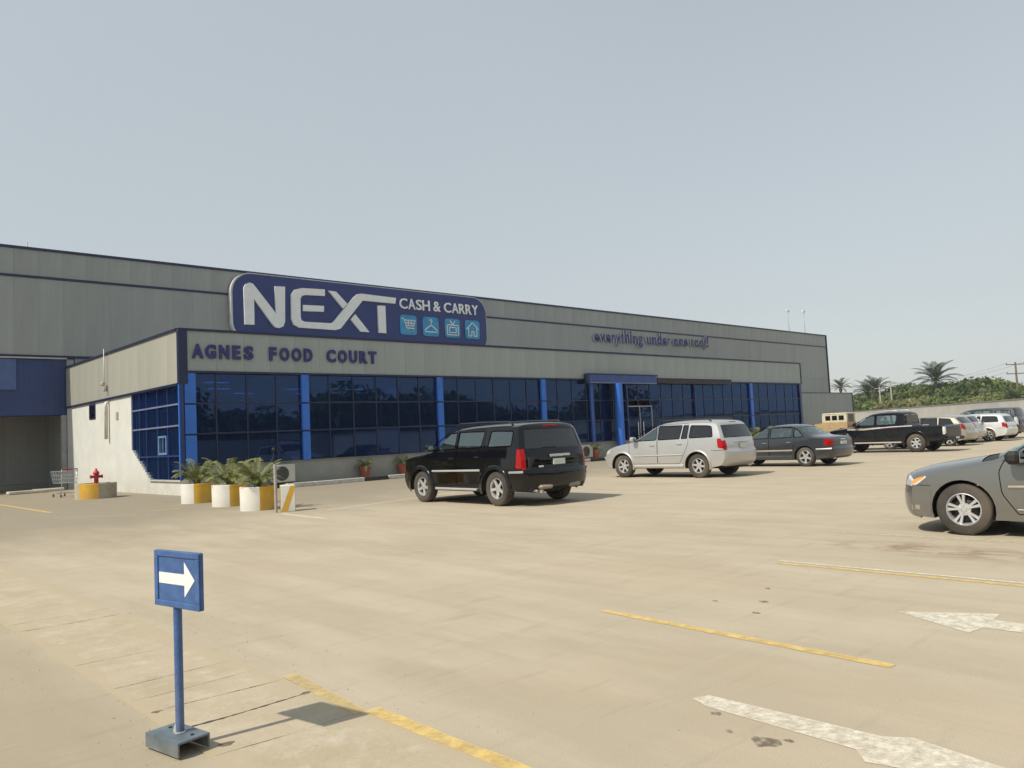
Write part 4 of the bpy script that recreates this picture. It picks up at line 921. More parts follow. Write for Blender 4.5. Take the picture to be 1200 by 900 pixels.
# side glazing
gv = [27.25, 28.46, 29.46, 30.60, 31.35, 32.08]
def frame(nm, b, m=MBLUE): return F_(nm, b, m)
rows_s = [(.52, 1.30), (1.36, 2.33), (2.39, 3.0+.06), (3.12, 3.69)]
for a, b_ in zip(gv[:-1], gv[1:]):
    for z0, z1_ in rows_s:
        if z1_ < 1.5 and b_ > 31.6: continue
        me = MB().box(-.004, .004, 0, b_-a-.05, 0, z1_-z0).mesh('pane', GP)
        link('pane', me, fc, (.10, a-Y0+.025, z0), (0, 0, random.uniform(-.002, .002)))
for v in gv: frame('mullion', MB().box(X0+.04, X0+.14, v-.028, v+.028, .515 if v < 31.4 else 1.2, 3.70))
for z in (1.33, 2.36, 3.09): frame('transom', MB().box(X0+.035, X0+.13, Y0+.1, 32.08, z-.028, z+.028), pm('pale_blue_transom', (.16, .20, .32), .4) if z > 2 else MBLUE)
# framed opening on the side glazing
o = F_('vent_window', MB().box(X0+.0, X0+.095, 28.50, 29.30, 1.38, 1.46).box(X0+.0, X0+.095, 28.50, 29.30, 1.98, 2.05).box(X0+.0, X0+.095, 28.50, 28.58, 1.461, 1.979).box(X0+.0, X0+.095, 29.22, 29.30, 1.461, 1.979).box(X0+.02, X0+.06, 28.88, 28.92, 1.461, 1.979), pm('light_blue_frame', (.12, .22, .38), .5))
F_('corner_post', MB().box(X0-.03, X0+.10, Y0-.05, Y0+.11, .515, ZF-.425), MBLUE)
F_('corner_post_strip', MB().box(X0-.038, X0-.0305, Y0+.0, Y0+.10, .60, ZF-.43), LBLUE)
F_('base_corner', MB().box(X0+.0, X0+.21, Y0-.03, Y0+.018, 0, .512), WHITEW)
# base wall below the front glass
F_('base_wall', MB().box(X0+.212, XE, Y0-.02, Y0+.2, 0, ZG-.045), BASEW)
F_('front_sill', MB().box(X0+.13, XE, Y0-.06, Y0+.16, ZG-.043, ZG), pm('sill_grey', (.22, .22, .20), .7))
# front glazing: panes between mullions and transoms
rows = [(ZG+.02, 2.02), (2.08, 3.06), (3.12, ZF-.07)]
pil = [14.72, 21.11, 27.43, 33.8, 40.2, 46.58]
mull = []
x = X0+.12; segs = [X0+.12]+pil+[XE-.05]
for a, b_ in zip(segs[:-1], segs[1:]):
    n = max(1, round((b_-a)/1.05))
    for i in range(n): mull.append(a+(b_-a)*i/n)
mull.append(XE-.05)
DOOR = (33.8, 36.0)
cache = {}
for a, b_ in zip(mull[:-1], mull[1:]):
    for z0, z1_ in rows:
        if DOOR[0]-.2 < (a+b_)/2 < DOOR[1]+.1 and z0 < 2.9: continue
        key = (round(b_-a, 3), z0)
        if key not in cache: cache[key] = MB().box(0, b_-a-.05, -.004, .004, 0, z1_-z0).mesh('pane', GP)
        link('pane', cache[key], fc, (a-X0+.025, .05, z0), (random.uniform(-.0035, .0035), 0, random.uniform(-.0035, .0035)))
for v in mull: frame('mullion', MB().box(v-.025, v+.025, Y0+.02, Y0+.12, ZG+.001, ZF-.046), NAVY)
for z in (2.05, 3.09): frame('transom', MB().box(X0+.11, XE-.06, Y0+.015, Y0+.11, z-.028, z+.028), NAVY)
for p in pil:
    wd = .15 if p not in (33.8, 40.2) else .05
    z_ = [ZG+.002, 2.018, 3.058]; 
    for z0, z1_ in ((ZG+.003, 2.00), (2.06, 3.04), (3.10, ZF-.047)):
        frame('blue_pilaster', MB().box(p-wd, p+wd, Y0-.09, Y0+.019, z0, z1_), LBLUE if wd > .1 else MBLUE)
frame('blue_pilaster', MB().box(30.84, 31.06, Y0-.09, Y0+.019, ZG+.003, ZF-.047), pm('dark_blue_pilaster', (.03, .09, .32), .4))
for z0, z1_ in ((ZG+.003, 2.00), (2.06, 3.04), (3.10, ZF-.047)): frame('blue_pilaster', MB().box(X0+.14, X0+.52, Y0-.035, Y0+.012, z0, z1_), LBLUE)
frame('blue_pilaster', MB().box(XE-.35, XE-.1, Y0-.05, Y0+.012, ZG+.003, ZF-.047), MBLUE)
# entrance doors
b = MB(); b.box(DOOR[0], DOOR[0]+.06, Y0-.03, Y0+.05, .16, 2.78); b.box(DOOR[1]-.06, DOOR[1], Y0-.03, Y0+.05, .16, 2.78); b.box(DOOR[0]+.06, DOOR[1]-.06, Y0-.03, Y0+.05, 2.72, 2.78); b.box(34.87, 34.93, Y0-.03, Y0+.05, .16, 2.719)
fr = frame('door_frame', b, STEEL)
for a in (33.87, 34.94):
    o = F_('entrance_door', MB().box(a, a+.98, Y0+.0, Y0+.012, .18, 2.70), GP); MB().tube([(a+.2 if a > 34.5 else a+.8, Y0-.05, .9), (a+.2 if a > 34.5 else a+.8, Y0-.05, 1.9)], .02, 6).build('door_handle', MT['chrome'], o)
# interior: back wall, columns, tube lights, partitions, counters
F_('interior_back_wall', MB().box(X0+.23, XE-.2, YM-.6, YM-.5, .16, 4.01), INW)
for x in (16.5, 22.8, 29.2, 42.0): F_('interior_column', MB().box(x, x+.35, 30.4, 30.75, .161, 4.015), INW)
F_('interior_blue_panel', MB().box(47.6, 48.6, Y0+.30, Y0+.40, .3, 3.40), LBLUE)
F_('interior_blue_panel', MB().box(13.9, 14.4, Y0+1.2, Y0+1.3, .161, 2.3), LBLUE)
F_('interior_partition', MB().box(10.6, 12.4, 30.9, 31.0, .161, 2.9), pm('interior_blue_wall', (.08, .16, .42), .7))
F_('interior_counter', MB().box(24.2, 29.0, 32.0, 32.8, .161, 1.25), INW)
TL = bpy.data.materials.new('lit_tube'); TL.use_nodes = True; e = TL.node_tree.nodes['Principled BSDF']; e.inputs['Emission Color'].default_value = (1, .85, .6, 1); e.inputs['Emission Strength'].default_value = 2.2
tl = MB().box(0, .9, 0, .12, 0, .03).mesh('tube_light', TL)
for x in range(12, 52, 3):
    for y, dx in ((29.3, 0), (32.3, 1.4), (35, .4)):
        if random.random() < .6: link('tube_light', tl, fc, (x+dx+random.uniform(-.3, .3)-X0, y-Y0, 3.975), (0, 0, 0))
# canopies over the entrance and the round blue column
CM = pm('canopy_blue', (.035, .075, .25), .35, .1)
F_('canopy', MB().box(30.52, 36.20, 26.80, Y0-.075, 4.01, 4.41), CM)
F_('canopy_underside', MB().box(30.56, 36.16, 26.77, Y0-.08, 3.965, 4.006), pm('canopy_soffit', (.20, .24, .38), .5))
F_('canopy_cap', MB().box(30.45, 36.26, 26.75, Y0-.078, 4.413, 4.46), NAVY)
F_('canopy_end', MB().box(30.42, 30.515, 26.77, Y0-.08, 3.96, 4.411), NAVY)
F_('side_canopy', MB().box(36.3, 43.9, 26.82, Y0-.072, 4.0, 4.30), pm('brown_black_board', (.022, .018, .028), .5))
F_('side_canopy_cap', MB().box(36.3, 43.95, 26.76, Y0-.074, 4.303, 4.345), CONC)
b = MB(); b.tube([(32.70, 26.74, .0), (32.70, 26.74, 3.96)], .225, 20); F_('round_column', b, LBLUE, smooth=35)

# walkway and kerb
wk = MB().box(13.5, XE+3, 26.50, Y0-.021, 0, .13); o = wk.build('walkway', pm('walkway_concrete', (.30, .28, .23), .9, var=.12, bmp=.3), kind='structure')
KW = pm('white_kerb_paint', (.50, .49, .45), .8, var=.15, scale=6); KB = pm('black_kerb_paint', (.03, .028, .026), .7, var=.3, scale=6)
kb = empty('kerb', (13.3, 26.42, 0)); tag(kb, kind='structure')
xk = 13.5; i = 0
while xk < 56:
    wd = 3.25 if i % 2 == 0 else 1.1
    m = KW if i % 2 == 0 else KB; q = xk
    while q < xk+wd-.05: q2 = min(q+1.08, xk+wd); MB().cbox(q-13.3+.006, q2-13.3-.006, -.08, .08, 0, .155+random.uniform(-.004, .004), .018).build('kerb_block', m, kb); q = q2
    xk += wd; i += 1

# ------------------------------------------------------------------ LETTERING
def text_mesh(s, mats, extr, offs=0.0, shear=0.0):
    c = bpy.data.curves.new('t', 'FONT'); c.body = s; c.size = 1; c.extrude = extr; c.offset = offs; c.shear = shear; c.resolution_u = 3; c.fill_mode = 'BOTH'
    o = bpy.data.objects.new('t', c); COL.objects.link(o); bpy.context.view_layer.update()
    me = bpy.data.meshes.new_from_object(o.evaluated_get(bpy.context.evaluated_depsgraph_get())); bpy.data.objects.remove(o)
    return me
def fit_text(nm, s, x0, x1, z0, z1, y, dep, mats, parent, org, offs=0.02, shear=0, zfit=None):
    """text standing in the x-z plane facing -y; face first material, sides second"""
    me = text_mesh(s, mats, .1, offs, shear); n = len(me.vertices); co = np.empty(n*3); me.vertices.foreach_get('co', co); co = co.reshape(-1, 3)
    a, b = co.min(0), co.max(0); zl, zh = (a[1], b[1]) if zfit is None else zfit
    X = x0+(co[:, 0]-a[0])/(b[0]-a[0])*(x1-x0); Z = z0+(co[:, 1]-zl)/(zh-zl)*(z1-z0); Yv = y-(co[:, 2]-a[2])/(b[2]-a[2])*dep
    nc_ = np.stack([X-org[0], Yv-org[1], Z-org[2]], 1); me.vertices.foreach_set('co', nc_.ravel())
    me.materials.clear()
    for m in mats: me.materials.append(m)
    me.update()
    if len(mats) > 1:
        for p in me.polygons: p.material_index = 0 if abs(p.normal.y) > .5 else 1
    return link(nm, me, parent)
LB = pm('letter_navy', (.022, .026, .16), .45); LW = pm('letter_white', (.66, .66, .62), .5)
ag = empty('wall_lettering', (10.5, Y0-.05, 4.6)); tag(ag, 'dark blue block letters AGNES FOOD COURT on the light grey fascia', 'lettering')
AG = [('A', 10.52, 10.92), ('G', 10.98, 11.36), ('N', 11.47, 11.83), ('E', 11.95, 12.24), ('S', 12.37, 12.72), ('F', 13.33, 13.61), ('O', 13.74, 14.12), ('O', 14.22, 14.61), ('D', 14.72, 15.07), ('C', 15.68, 16.07), ('O', 16.18, 16.57), ('U', 16.68, 17.03), ('R', 17.15, 17.51), ('T', 17.58, 17.94)]
for ch, a, b_ in AG: fit_text('letter', ch, a, b_, 4.625, 5.125, Y0-.045, .05, [LB], ag, (10.5, Y0-.05, 4.6), .045)
tg = empty('wall_lettering', (47, YM, 8.4)); tag(tg, 'slanting-f slogan "everything under one roof!" in raised navy letters with white edges on the warehouse', 'lettering')
# measured run of the slogan on the wall, one raised letter each
full = 'everything under one roof!'
adv = {'e': .55, 'v': .5, 'r': .36, 'y': .5, 't': .34, 'h': .54, 'i': .24, 'n': .54, 'g': .54, 'u': .54, 'd': .56, 'o': .58, 'f': .34, '!': .28, ' ': .30}
tot = sum(adv[c] for c in full); cur = 47.2; S_ = (63.3-47.2)/tot
xh, asc, dsc, bz = .66, 1.06, -.30, 8.50
for ch in full:
    a = adv[ch]*S_
    if ch != ' ':
        hi = asc if ch in 'thdfi!' else xh; lo = dsc if ch in 'yg' else 0
        if ch == 't': hi = .90
        if ch == 'f': lo = -.22
        rise = (cur-47.2)*.012
        fit_text('letter', ch, cur+a*.07, cur+a*.93, bz+lo+rise, bz+hi+rise, YM-.08, .09, [LB, LW], tg, (47, YM, 8.4), .03, .25 if ch in 'f' else 0)
    cur += a

# ---- the big sign board
SY = YM-.36
sg_ = empty('shop_sign', (26.9, SY, 9.1)); tag(sg_, 'big rounded navy sign board with white NEXT, CASH & CARRY and four icon tiles', 'sign board')
OR = (26.9, SY, 9.1)
def S_build(nm, b, m, parent=None, **k):
    o = b.build(nm, m, parent or sg_, **k)
    if parent is None: o.location = (-OR[0], -OR[1], -OR[2])
    return o
def rrect(x0, x1, z0, z1, r, n=8, rb=None):
    rb = r if rb is None else rb; pts = []
    for cx_, cz_, a0, rr_ in ((x1-r, z1-r, 0, r), (x0+r, z1-r, PI/2, r), (x0+rb, z0+rb, PI, rb), (x1-rb, z0+rb, 1.5*PI, rb)):
        for k in range(n+1): a = a0+PI/2*k/n; pts.append((cx_+rr_*math.cos(a), cz_+rr_*math.sin(a)))
    return pts
SNAVY = pm('sign_navy', (.020, .036, .155), .4, var=.08); SEDGE = pm('sign_edge_white', (.55, .55, .53), .5)
S_build('board', MB().prism(rrect(18.00, 35.90, 7.35, 10.90, 1.1, 10, .9), SY, SY+.25), SNAVY)
S_build('board_rim', MB().prism(rrect(17.90, 35.95, 7.30, 10.95, 1.15, 10, .95), SY+.02, SY+.30), SEDGE)
NEXT = dict(
 N=[(18.59, 8.09), (18.58, 10.07), (18.69, 10.28), (18.9, 10.38), (19.1, 10.34), (19.24, 10.18), (20.4, 8.8), (20.37, 10.32), (20.98, 10.35), (20.92, 8.39), (20.81, 8.11), (20.56, 8.0), (20.34, 8.04), (20.17, 8.2), (19.14, 9.52), (19.13, 8.1)],
 EXT=[(23.47, 10.42), (22.02, 10.37), (21.57, 10.24), (21.34, 9.94), (21.32, 8.57), (21.45, 8.25), (21.78, 8.1), (24.1, 8.09), (24.43, 8.19), (26.0, 9.98), (28.36, 9.98), (28.43, 10.34), (25.92, 10.39), (25.66, 10.34), (25.4, 10.15), (23.97, 8.56), (23.81, 8.47), (22.14, 8.45), (21.93, 8.52), (21.88, 8.69), (21.9, 9.75), (22.01, 9.93), (22.27, 10.0), (23.46, 10.04)],
 EM=[(22.06, 9.41), (23.38, 9.45), (23.36, 9.11), (22.05, 9.06)], XU=[(23.71, 10.38), (24.20, 10.36), (24.94, 9.69), (24.65, 9.40)], XL=[(25.14, 8.78), (25.46, 9.11), (26.40, 8.09), (25.80, 8.09)], T=[(27.07, 9.76), (27.61, 9.78), (27.61, 8.09), (27.08, 8.09)])
def poly_prism(pts, y0, y1):
    from mathutils.geometry import tessellate_polygon
    b = MB(); n = len(pts); tri = tessellate_polygon([[Vector((x, z, 0)) for x, z in pts]])
    b.add([(x, y0, z) for x, z in pts]+[(x, y1, z) for x, z in pts], []); b.f = [tuple(t) for t in tri]+[tuple(n+i for i in t) for t in tri]+[(i, i+n, (i+1) % n+n, (i+1) % n) for i in range(n)]; b.m = [0]*len(b.f); return b
LN = pm('sign_letter_white', (.80, .80, .76), .5, var=.05)
for k_, pts in NEXT.items(): S_build('letter' if k_ in ('N', 'EXT', 'T') else 'letter_stroke', poly_prism(pts, SY-.12, SY-.002), LN)
xs_ = 28.68; cc = 'CASH & CARRY'; wv = {'C': .62, 'A': .56, 'S': .46, 'H': .60, '&': .60, 'R': .52, 'Y': .52, ' ': .20}; tot = sum(wv[c] for c in cc); sc_ = (35.15-28.66)/tot
for ch in cc:
    a = wv[ch]*sc_
    if ch != ' ': fit_text('letter', ch, xs_+a*.05, xs_+a*.95, 9.72, 10.38, SY-.002, .07, [LN], sg_, OR, .012)
    xs_ += a
TEAL = pm('icon_teal', (.03, .27, .50), .4)
def stroke(pts, w_, y, closed=False):
    b = MB(); pts = [Vector(p) for p in pts]
    if closed: pts.append(pts[0])
    for p, q in zip(pts[:-1], pts[1:]):
        d = (q-p).normalized(); n_ = Vector((-d.y, d.x))*w_/2; p_ = p-d*w_*.3; q_ = q+d*w_*.3
        b.prism([tuple(p_-n_), tuple(q_-n_), tuple(q_+n_), tuple(p_+n_)], y-.03, y-.001+random.uniform(-.0006, .0006))
    return b
icons = []
def circ(x, z, r, n=8): return [(x+r*math.cos(2*PI*k/n), z+r*math.sin(2*PI*k/n)) for k in range(n)]
def icon(x0, strokes):
    t = S_build('icon_tile', MB().prism(rrect(x0, x0+1.27, 8.09, 9.33, .2, 4), SY-.05, SY-.002), TEAL)
    b = MB()
    for pts, cl in strokes:
        q = stroke([(x0+px*1.27, 8.09+pz*1.24) for px, pz in pts], .055, SY-.051, cl); b.add(q.v, q.f)
    b.build('icon_mark', LN, t)
icon(28.71, [([(.10, .82), (.22, .80), (.38, .34), (.82, .34)], 0), ([(.24, .74), (.90, .74), (.80, .46), (.34, .46)], 0), ([(.27, .60), (.85, .60)], 0), ([(.48, .74), (.50, .46)], 0), ([(.68, .74), (.66, .46)], 0), (circ(.45, .20, .05), 1), (circ(.76, .20, .05), 1)])
icon(30.47, [([(.44, .80), (.50, .88), (.57, .80), (.50, .70), (.50, .58)], 0), ([(.50, .58), (.90, .30), (.86, .22), (.14, .22), (.10, .30), (.50, .58)], 0)])
icon(32.25, [([(.14, .66), (.86, .66), (.86, .14), (.14, .14)], 1), ([(.28, .54), (.72, .54), (.72, .26), (.28, .26)], 1), ([(.34, .88), (.50, .68), (.66, .88)], 0)])
icon(33.96, [([(.10, .52), (.50, .88), (.90, .52)], 0), ([(.22, .56), (.22, .14), (.42, .14), (.42, .38), (.58, .38), (.58, .14), (.78, .14), (.78, .56)], 0)])

# ------------------------------------------------------------------ ARROW SIGN in the foreground
SB = pm('sign_blue_enamel', (.055, .125, .31), .5, .1, .22, 14, bmp=.25, bscale=45, dirt=((.34, .30, .22), .55), dirtz=(.05, .5))
SBD = pm('base_grey_blue_steel', (.13, .17, .20), .5, .2, .25, 10, dirt=((.36, .29, .19), .6), dirtz=(0, .09))
as_ = empty('arrow_sign', (1.515, 4.19, 0), R(100-90)); tag(as_, 'small blue sign with white arrow pointing right on a blue post, standing on drain covers', 'direction sign')
# local: -x faces the viewer, y runs along the panel
b = MB(); b.box(-.085, .085, -.15, .15, .072, .082); b.box(-.085, -.077, -.15, .15, .012, .0715); b.box(.077, .085, -.15, .15, .012, .0715); b.box(-.0765, .0765, .142, .15, .012, .0715)
b.build('base_box', SBD, as_)
b = MB(); b.tube([(0, 0, .083), (0, 0, .845)], .021, 20); b.build('post', SB, as_, smooth=35)
b = MB(); b.tube([(0, 0, .083), (0, 0, .088)], .030, 12); b.tube([(-.012, .012, .088), (-.012, .013, .13)], [.016, .006], 8); b.build('weld_collar', pm('chipped_weld', (.42, .42, .40), .8, var=.3, scale=60), as_)
b = MB()
for yy in (-.10, .10): b.tube([(.02, yy, .082), (.02, yy, .086)], .010, 8)
b.build('bolt', MT['trim'], as_)
pn = MB(); pn.cbox(-.034, -.012, -.205, .205, .705, .985, .004); pn = pn.build('panel', SB, as_)
fb = MB(); x0, x1 = -.041, -.0345
fb.cbox(x0, x1, -.205, .205, .705, .735, .003); fb.cbox(x0, x1, -.205, .205, .955, .985, .003); fb.cbox(x0, x1, -.205, -.172, .7355, .9545, .003); fb.cbox(x0, x1, .172, .205, .7355, .9545, .003)
fb.build('panel_frame', SB, as_)
AW = pm('arrow_white', (.80, .80, .78), .5, var=.03)
b = MB(); pts = [(.165, .875), (-.07, .875), (-.07, .935), (-.160, .850), (-.07, .762), (-.07, .820), (.165, .820)]
# arrow points towards -y (right in the picture)
vs = [(-.0362, y, z) for y, z in pts]; b.add(vs+[(-.0345, y, z) for y, z in pts], [(0, 1, 5, 6), (1, 2, 3), (1, 3, 5), (3, 4, 5)]+[(i, (i+1) % 7, (i+1) % 7+7, i+7) for i in range(7)]); b.build('arrow', AW, as_)

# the board is fixed slightly off the post's centre
for c in kids(as_):
    nm_ = c.name.split('.')[0]
    if nm_ in ('post', 'weld_collar'): c.location = (.008, -.011, 0)
    elif nm_ in ('panel', 'panel_frame', 'arrow'): c.location = (.018, -.052, 0)

# ------------------------------------------------------------------ planters, hydrant, cart, bollard
PYEL = pm('planter_yellow_paint', (.62, .36, .035), .75, var=.12, scale=4, dirt=((.36, .28, .18), .5), dirtz=(0, .35))
PWHT = pm('planter_white_paint', (.72, .70, .64), .8, var=.06, scale=4, dirt=((.36, .30, .22), .5), dirtz=(0, .3))
PBEI = pm('planter_beige_paint', (.40, .36, .27), .8, var=.15, scale=4)
SOIL = pm('soil', (.05, .035, .025), .95, bmp=.5)
def drum(root, r, h, segs, name='drum', wall=.06):
    """segs: list of (start angle, end angle, material)"""
    for a0, a1, m in segs:
        b = MB(); b.lathe([(r-wall, h-.12), (r-wall, h-.01), (r-wall+.01, h), (r-.01, h), (r, h-.012), (r*.985, .0)][::-1], max(4, int((a1-a0)/R(10))), 'z', a0=a0, a1=a1); b.build(name, m, root, smooth=35)
    b = MB(); b.lathe([(.001, h-.07), (r-wall, h-.09)], 20); b.build('soil', SOIL, root)
LEAFA = pm('areca_leaf', (.185, .205, .055), .5, var=.35, scale=2.5, islands=.25)
LEAFD = pm('dark_palm_leaf', (.045, .075, .025), .5, var=.3, scale=1.5, islands=.2)
STEM = pm('palm_stem', (.16, .15, .06), .7)
def frond_mesh(L, rise, droop, nl, ll, lw, curl=.5, name='frond', seed=0):
    rg = random.Random(seed); b = MB(); P_ = []
    for i in range(9):
        t = i/8; P_.append(Vector((L*(t*.95-.15*droop*t*t), rg.uniform(-.01, .01)*L, L*(rise*t-droop*t*t))))
    b.tube(P_, [.012*L*(1-.8*i/8)+.002 for i in range(9)], 4, cap=False)
    for i in range(nl):
        t = .18+.82*i/(nl-1); k = t*8; a = int(min(k, 7)); p = P_[a].lerp(P_[a+1], k-a); T = (P_[a+1]-P_[a]).normalized()
        for s in (1, -1):
            l = ll*L*(math.sin(PI*(t*.85+.1))**.6)*rg.uniform(.8, 1.1); side = Vector((-T.y, T.x, 0)).normalized()*s
            d = (side*.85+T*.55+Vector((0, 0, .28))).normalized(); q1 = p+d*l*.5; q2 = q1+(d*.55+Vector((0, 0, -curl))).normalized()*l*.5
            wv_ = T*lw*L*.5; b.add([p-wv_*.4, p+wv_*.4, q1+wv_, q1-wv_, q2], [(0, 1, 2, 3), (3, 2, 4)])
    return b.mesh(name, LEAFA)
FR = [frond_mesh(1.0, 1.25, .75, 16, .26, .035, .5, seed=1), frond_mesh(1.0, 1.0, .80, 15, .28, .035, .6, seed=2), frond_mesh(1.0, 1.6, .75, 16, .24, .035, .4, seed=3)]
def areca(loc, n, h, lab, cat, group=None, spread=1.0):
    root = empty('potted_palm', loc, random.uniform(0, 6)); tag(root, lab, cat, group)
    b = MB()
    for i in range(5): a = i*1.3; b.tube([(.06*math.cos(a), .06*math.sin(a), -.08), (.10*math.cos(a), .10*math.sin(a), h*.25)], .018, 6)
    b.build('stem', STEM, root, smooth=True)
    for i in range(n):
        o = link('frond', FR[i % 3], root, (random.uniform(-.05, .05), random.uniform(-.05, .05), h*random.uniform(.02, .2)), (0, 0, i*2.4+random.uniform(-.3, .3))); q = h*random.uniform(.75, 1.1); o.scale = (q*spread, q*spread, q)
    return root
def planter(x, y, r, h, va, side, lab):
    root = empty('round_planter', (x, y, 0)); tag(root, lab, 'planter', 'round concrete planters at the glass corner')
    a = va
    drum(root, r, h, [(a-PI/2-side, a, PWHT), (a, a+PI/2, PYEL), (a+PI/2, a+PI, PYEL), (a-PI, a-PI/2-side, PWHT)])
vw = R(248)
# white half lies to the left (clockwise side seen from the camera)
planter(9.00, 22.95, .45, .55, R(235), 0, 'round white and yellow planter farthest left, touching the glass corner')
planter(8.90, 20.55, .45, .56, R(246), 0, 'middle round planter, half white half yellow')
planter(8.62, 18.30, .42, .56, R(250), 0, 'round planter nearest the thin pole, half white half yellow')
areca((9.0, 22.95, .5), 34, .74, 'feathery palm spilling over the left round planter', 'palm plant', spread=1.0)
areca((8.9, 20.55, .5), 32, .70, 'feathery palm in the middle round planter', 'palm plant', spread=1.0)
areca((8.62, 18.30, .5), 36, .70, 'feathery olive palm in the round planter nearest the pole', 'palm plant', spread=1.0)
areca((10.6, 24.6, .0), 16, .95, 'palm plant standing behind the planters against the glass', 'palm plant', spread=1.05)
RED = pm('hydrant_red', (.50, .02, .03), .45, var=.1, scale=10)
root = empty('low_planter', (8.35, 30.3, 0)); tag(root, 'low round concrete ring painted beige and yellow around the red hydrant', 'planter')
drum(root, .66, .52, [(R(205), R(262), PYEL), (R(262), R(330), PBEI), (R(100), R(205), PBEI), (R(-30), R(100), PBEI)], 'ring_wall', .09)
root = empty('fire_hydrant', (8.45, 30.6, 0)); tag(root, 'red fire hydrant with side outlets standing in the low yellow ring', 'fire hydrant')
b = MB(); b.lathe([(.11, .3), (.11, .50), (.075, .52), (.07, .80), (.10, .82), (.105, .88), (.07, .93), (.03, .97), (.03, 1.02), (.001, 1.03)], 14); b.build('barrel', RED, root, smooth=35)
for s in (1, -1): b = MB(); b.tube([(0, 0, .74), (.17*s, -.02, .74)], .05, 10); b.tube([(.17*s, -.02, .74), (.20*s, -.02, .74)], .065, 10); b.build('outlet', RED, root, smooth=35)
# shopping cart
CW = pm('cart_wire', (.42, .43, .44), .4, .6)
root = empty('shopping_trolley', (8.05, 33.2, 0), R(100)); tag(root, 'empty wire shopping trolley parked behind the red hydrant', 'shopping trolley')
b = MB(); r = .009
def P3(u, v, z): return (u, v, z)
for z, l0, l1, wv_ in ((.95, -.50, .55, .29), (.80, -.50, .51, .275), (.66, -.50, .47, .26), (.52, -.50, .42, .24)):
    b.tube([(l0, -wv_, z), (l1, -wv_*.75, z), (l1, wv_*.75, z), (l0, wv_, z), (l0, -wv_, z)], .012 if z == .95 else r, 5)
for i in range(11):
    t = i/10
    for s in (1, -1): b.tube([(-.5+t*1.05, s*(.29-.07*t), .95), (-.5+t*.92, s*(.24-.06*t), .52)], r*.8, 4)
for i in range(6): v = -.22+.088*i; b.tube([(.55, v, .95), (.42, v*.85, .52), (-.5, v, .52)], r*.8, 4)
b.build('basket', CW, root)
b = MB(); b.tube([(-.50, -.28, 1.02), (-.50, .28, 1.02)], .022, 8); b.build('push_handle', MT['red'], root, smooth=True)
b = MB()
for s in (1, -1): b.tube([(-.50, s*.27, 1.02), (-.42, s*.26, .30), (-.35, s*.26, .14), (.38, s*.20, .14)], .014, 6)
b.tube([(.38, -.20, .14), (.38, .20, .14)], .014, 6); b.build('chassis', CW, root, smooth=True)
for u, v in ((-.38, .26), (-.38, -.26), (.38, .2), (.38, -.2)): b = MB(); b.lathe([(.001, -.014), (.055, -.014), (.06, 0), (.055, .014), (.001, .014)], 12, 'y', (u, v, .06)); b.build('wheel', MT['rubber'], root, smooth=35)
# kerb stones by the loading bay
for (x, y, l, a, lab) in ((8.1, 39.0, 1.6, R(10), 'pale kerb stone lying on the ground at far left of the loading bay'), (9.0, 39.6, 1.2, R(-5), 'pale kerb stone on the ground beside the shopping trolley'),):
    b = MB(); b.cbox(-l/2, l/2, -.15, .15, 0, .14, .03); o = b.build('kerb_stone', CONC, None, loc=(x, y, 0), rot=(0, 0, a)); tag(o, lab, 'kerb stone')
# striped concrete block with the pole
root = empty('concrete_block', (8.72, 17.0, 0), R(-24)); tag(root, 'square concrete block with slanting yellow and white stripes beside the thin pole', 'concrete block')
b = MB(); b.cbox(-.16, .16, -.16, .16, 0, .60, .012); b.build('block', PWHT, root)
b = MB(); y = -.1625
b.add([(-.155, y, .02), (-.155, y, .0), (-.02, y, .0), (.155, y, .52), (.155, y, .585), (.06, y, .585), (.02, y, .585)], [(0, 1, 2, 3, 4, 5)])
b.build('stripe', PYEL, root)
b = MB(); x = -.1625; b.add([(x, -.155, .005), (x, -.155, .585), (x, -.02, .585), (x, -.08, .005)], [(0, 1, 2, 3)]); b.add([(x, .05, .005), (x, .0, .585), (x, .155, .585), (x, .155, .005)], [(0, 1, 2, 3)]); b.build('stripe', PYEL, root)
root = empty('thin_pole', (8.42, 16.98, 0)); tag(root, 'thin pale grey pole with a small dark lamp, standing right of the planters', 'pole')
b = MB(); b.tube([(0, 0, 0), (0, 0, 1.10)], .033, 12); b.build('post', pm('pole_grey_paint', (.36, .35, .32), .6, dirt=((.36, .28, .18), .4), dirtz=(0, 1)), root, smooth=35)
b = MB(); b.tube([(0, 0, 1.10), (-.05, .0, 1.16), (-.09, .02, 1.14), (-.03, 0, 1.24), (-.02, 0, 1.42)], .008, 6); b.lathe([(.001, 1.38), (.035, 1.39), (.04, 1.44), (.02, 1.47), (.001, 1.475)], 10, c=(-.02, 0, 0)); b.build('lamp_stalk', MT['trim'], root, smooth=True)

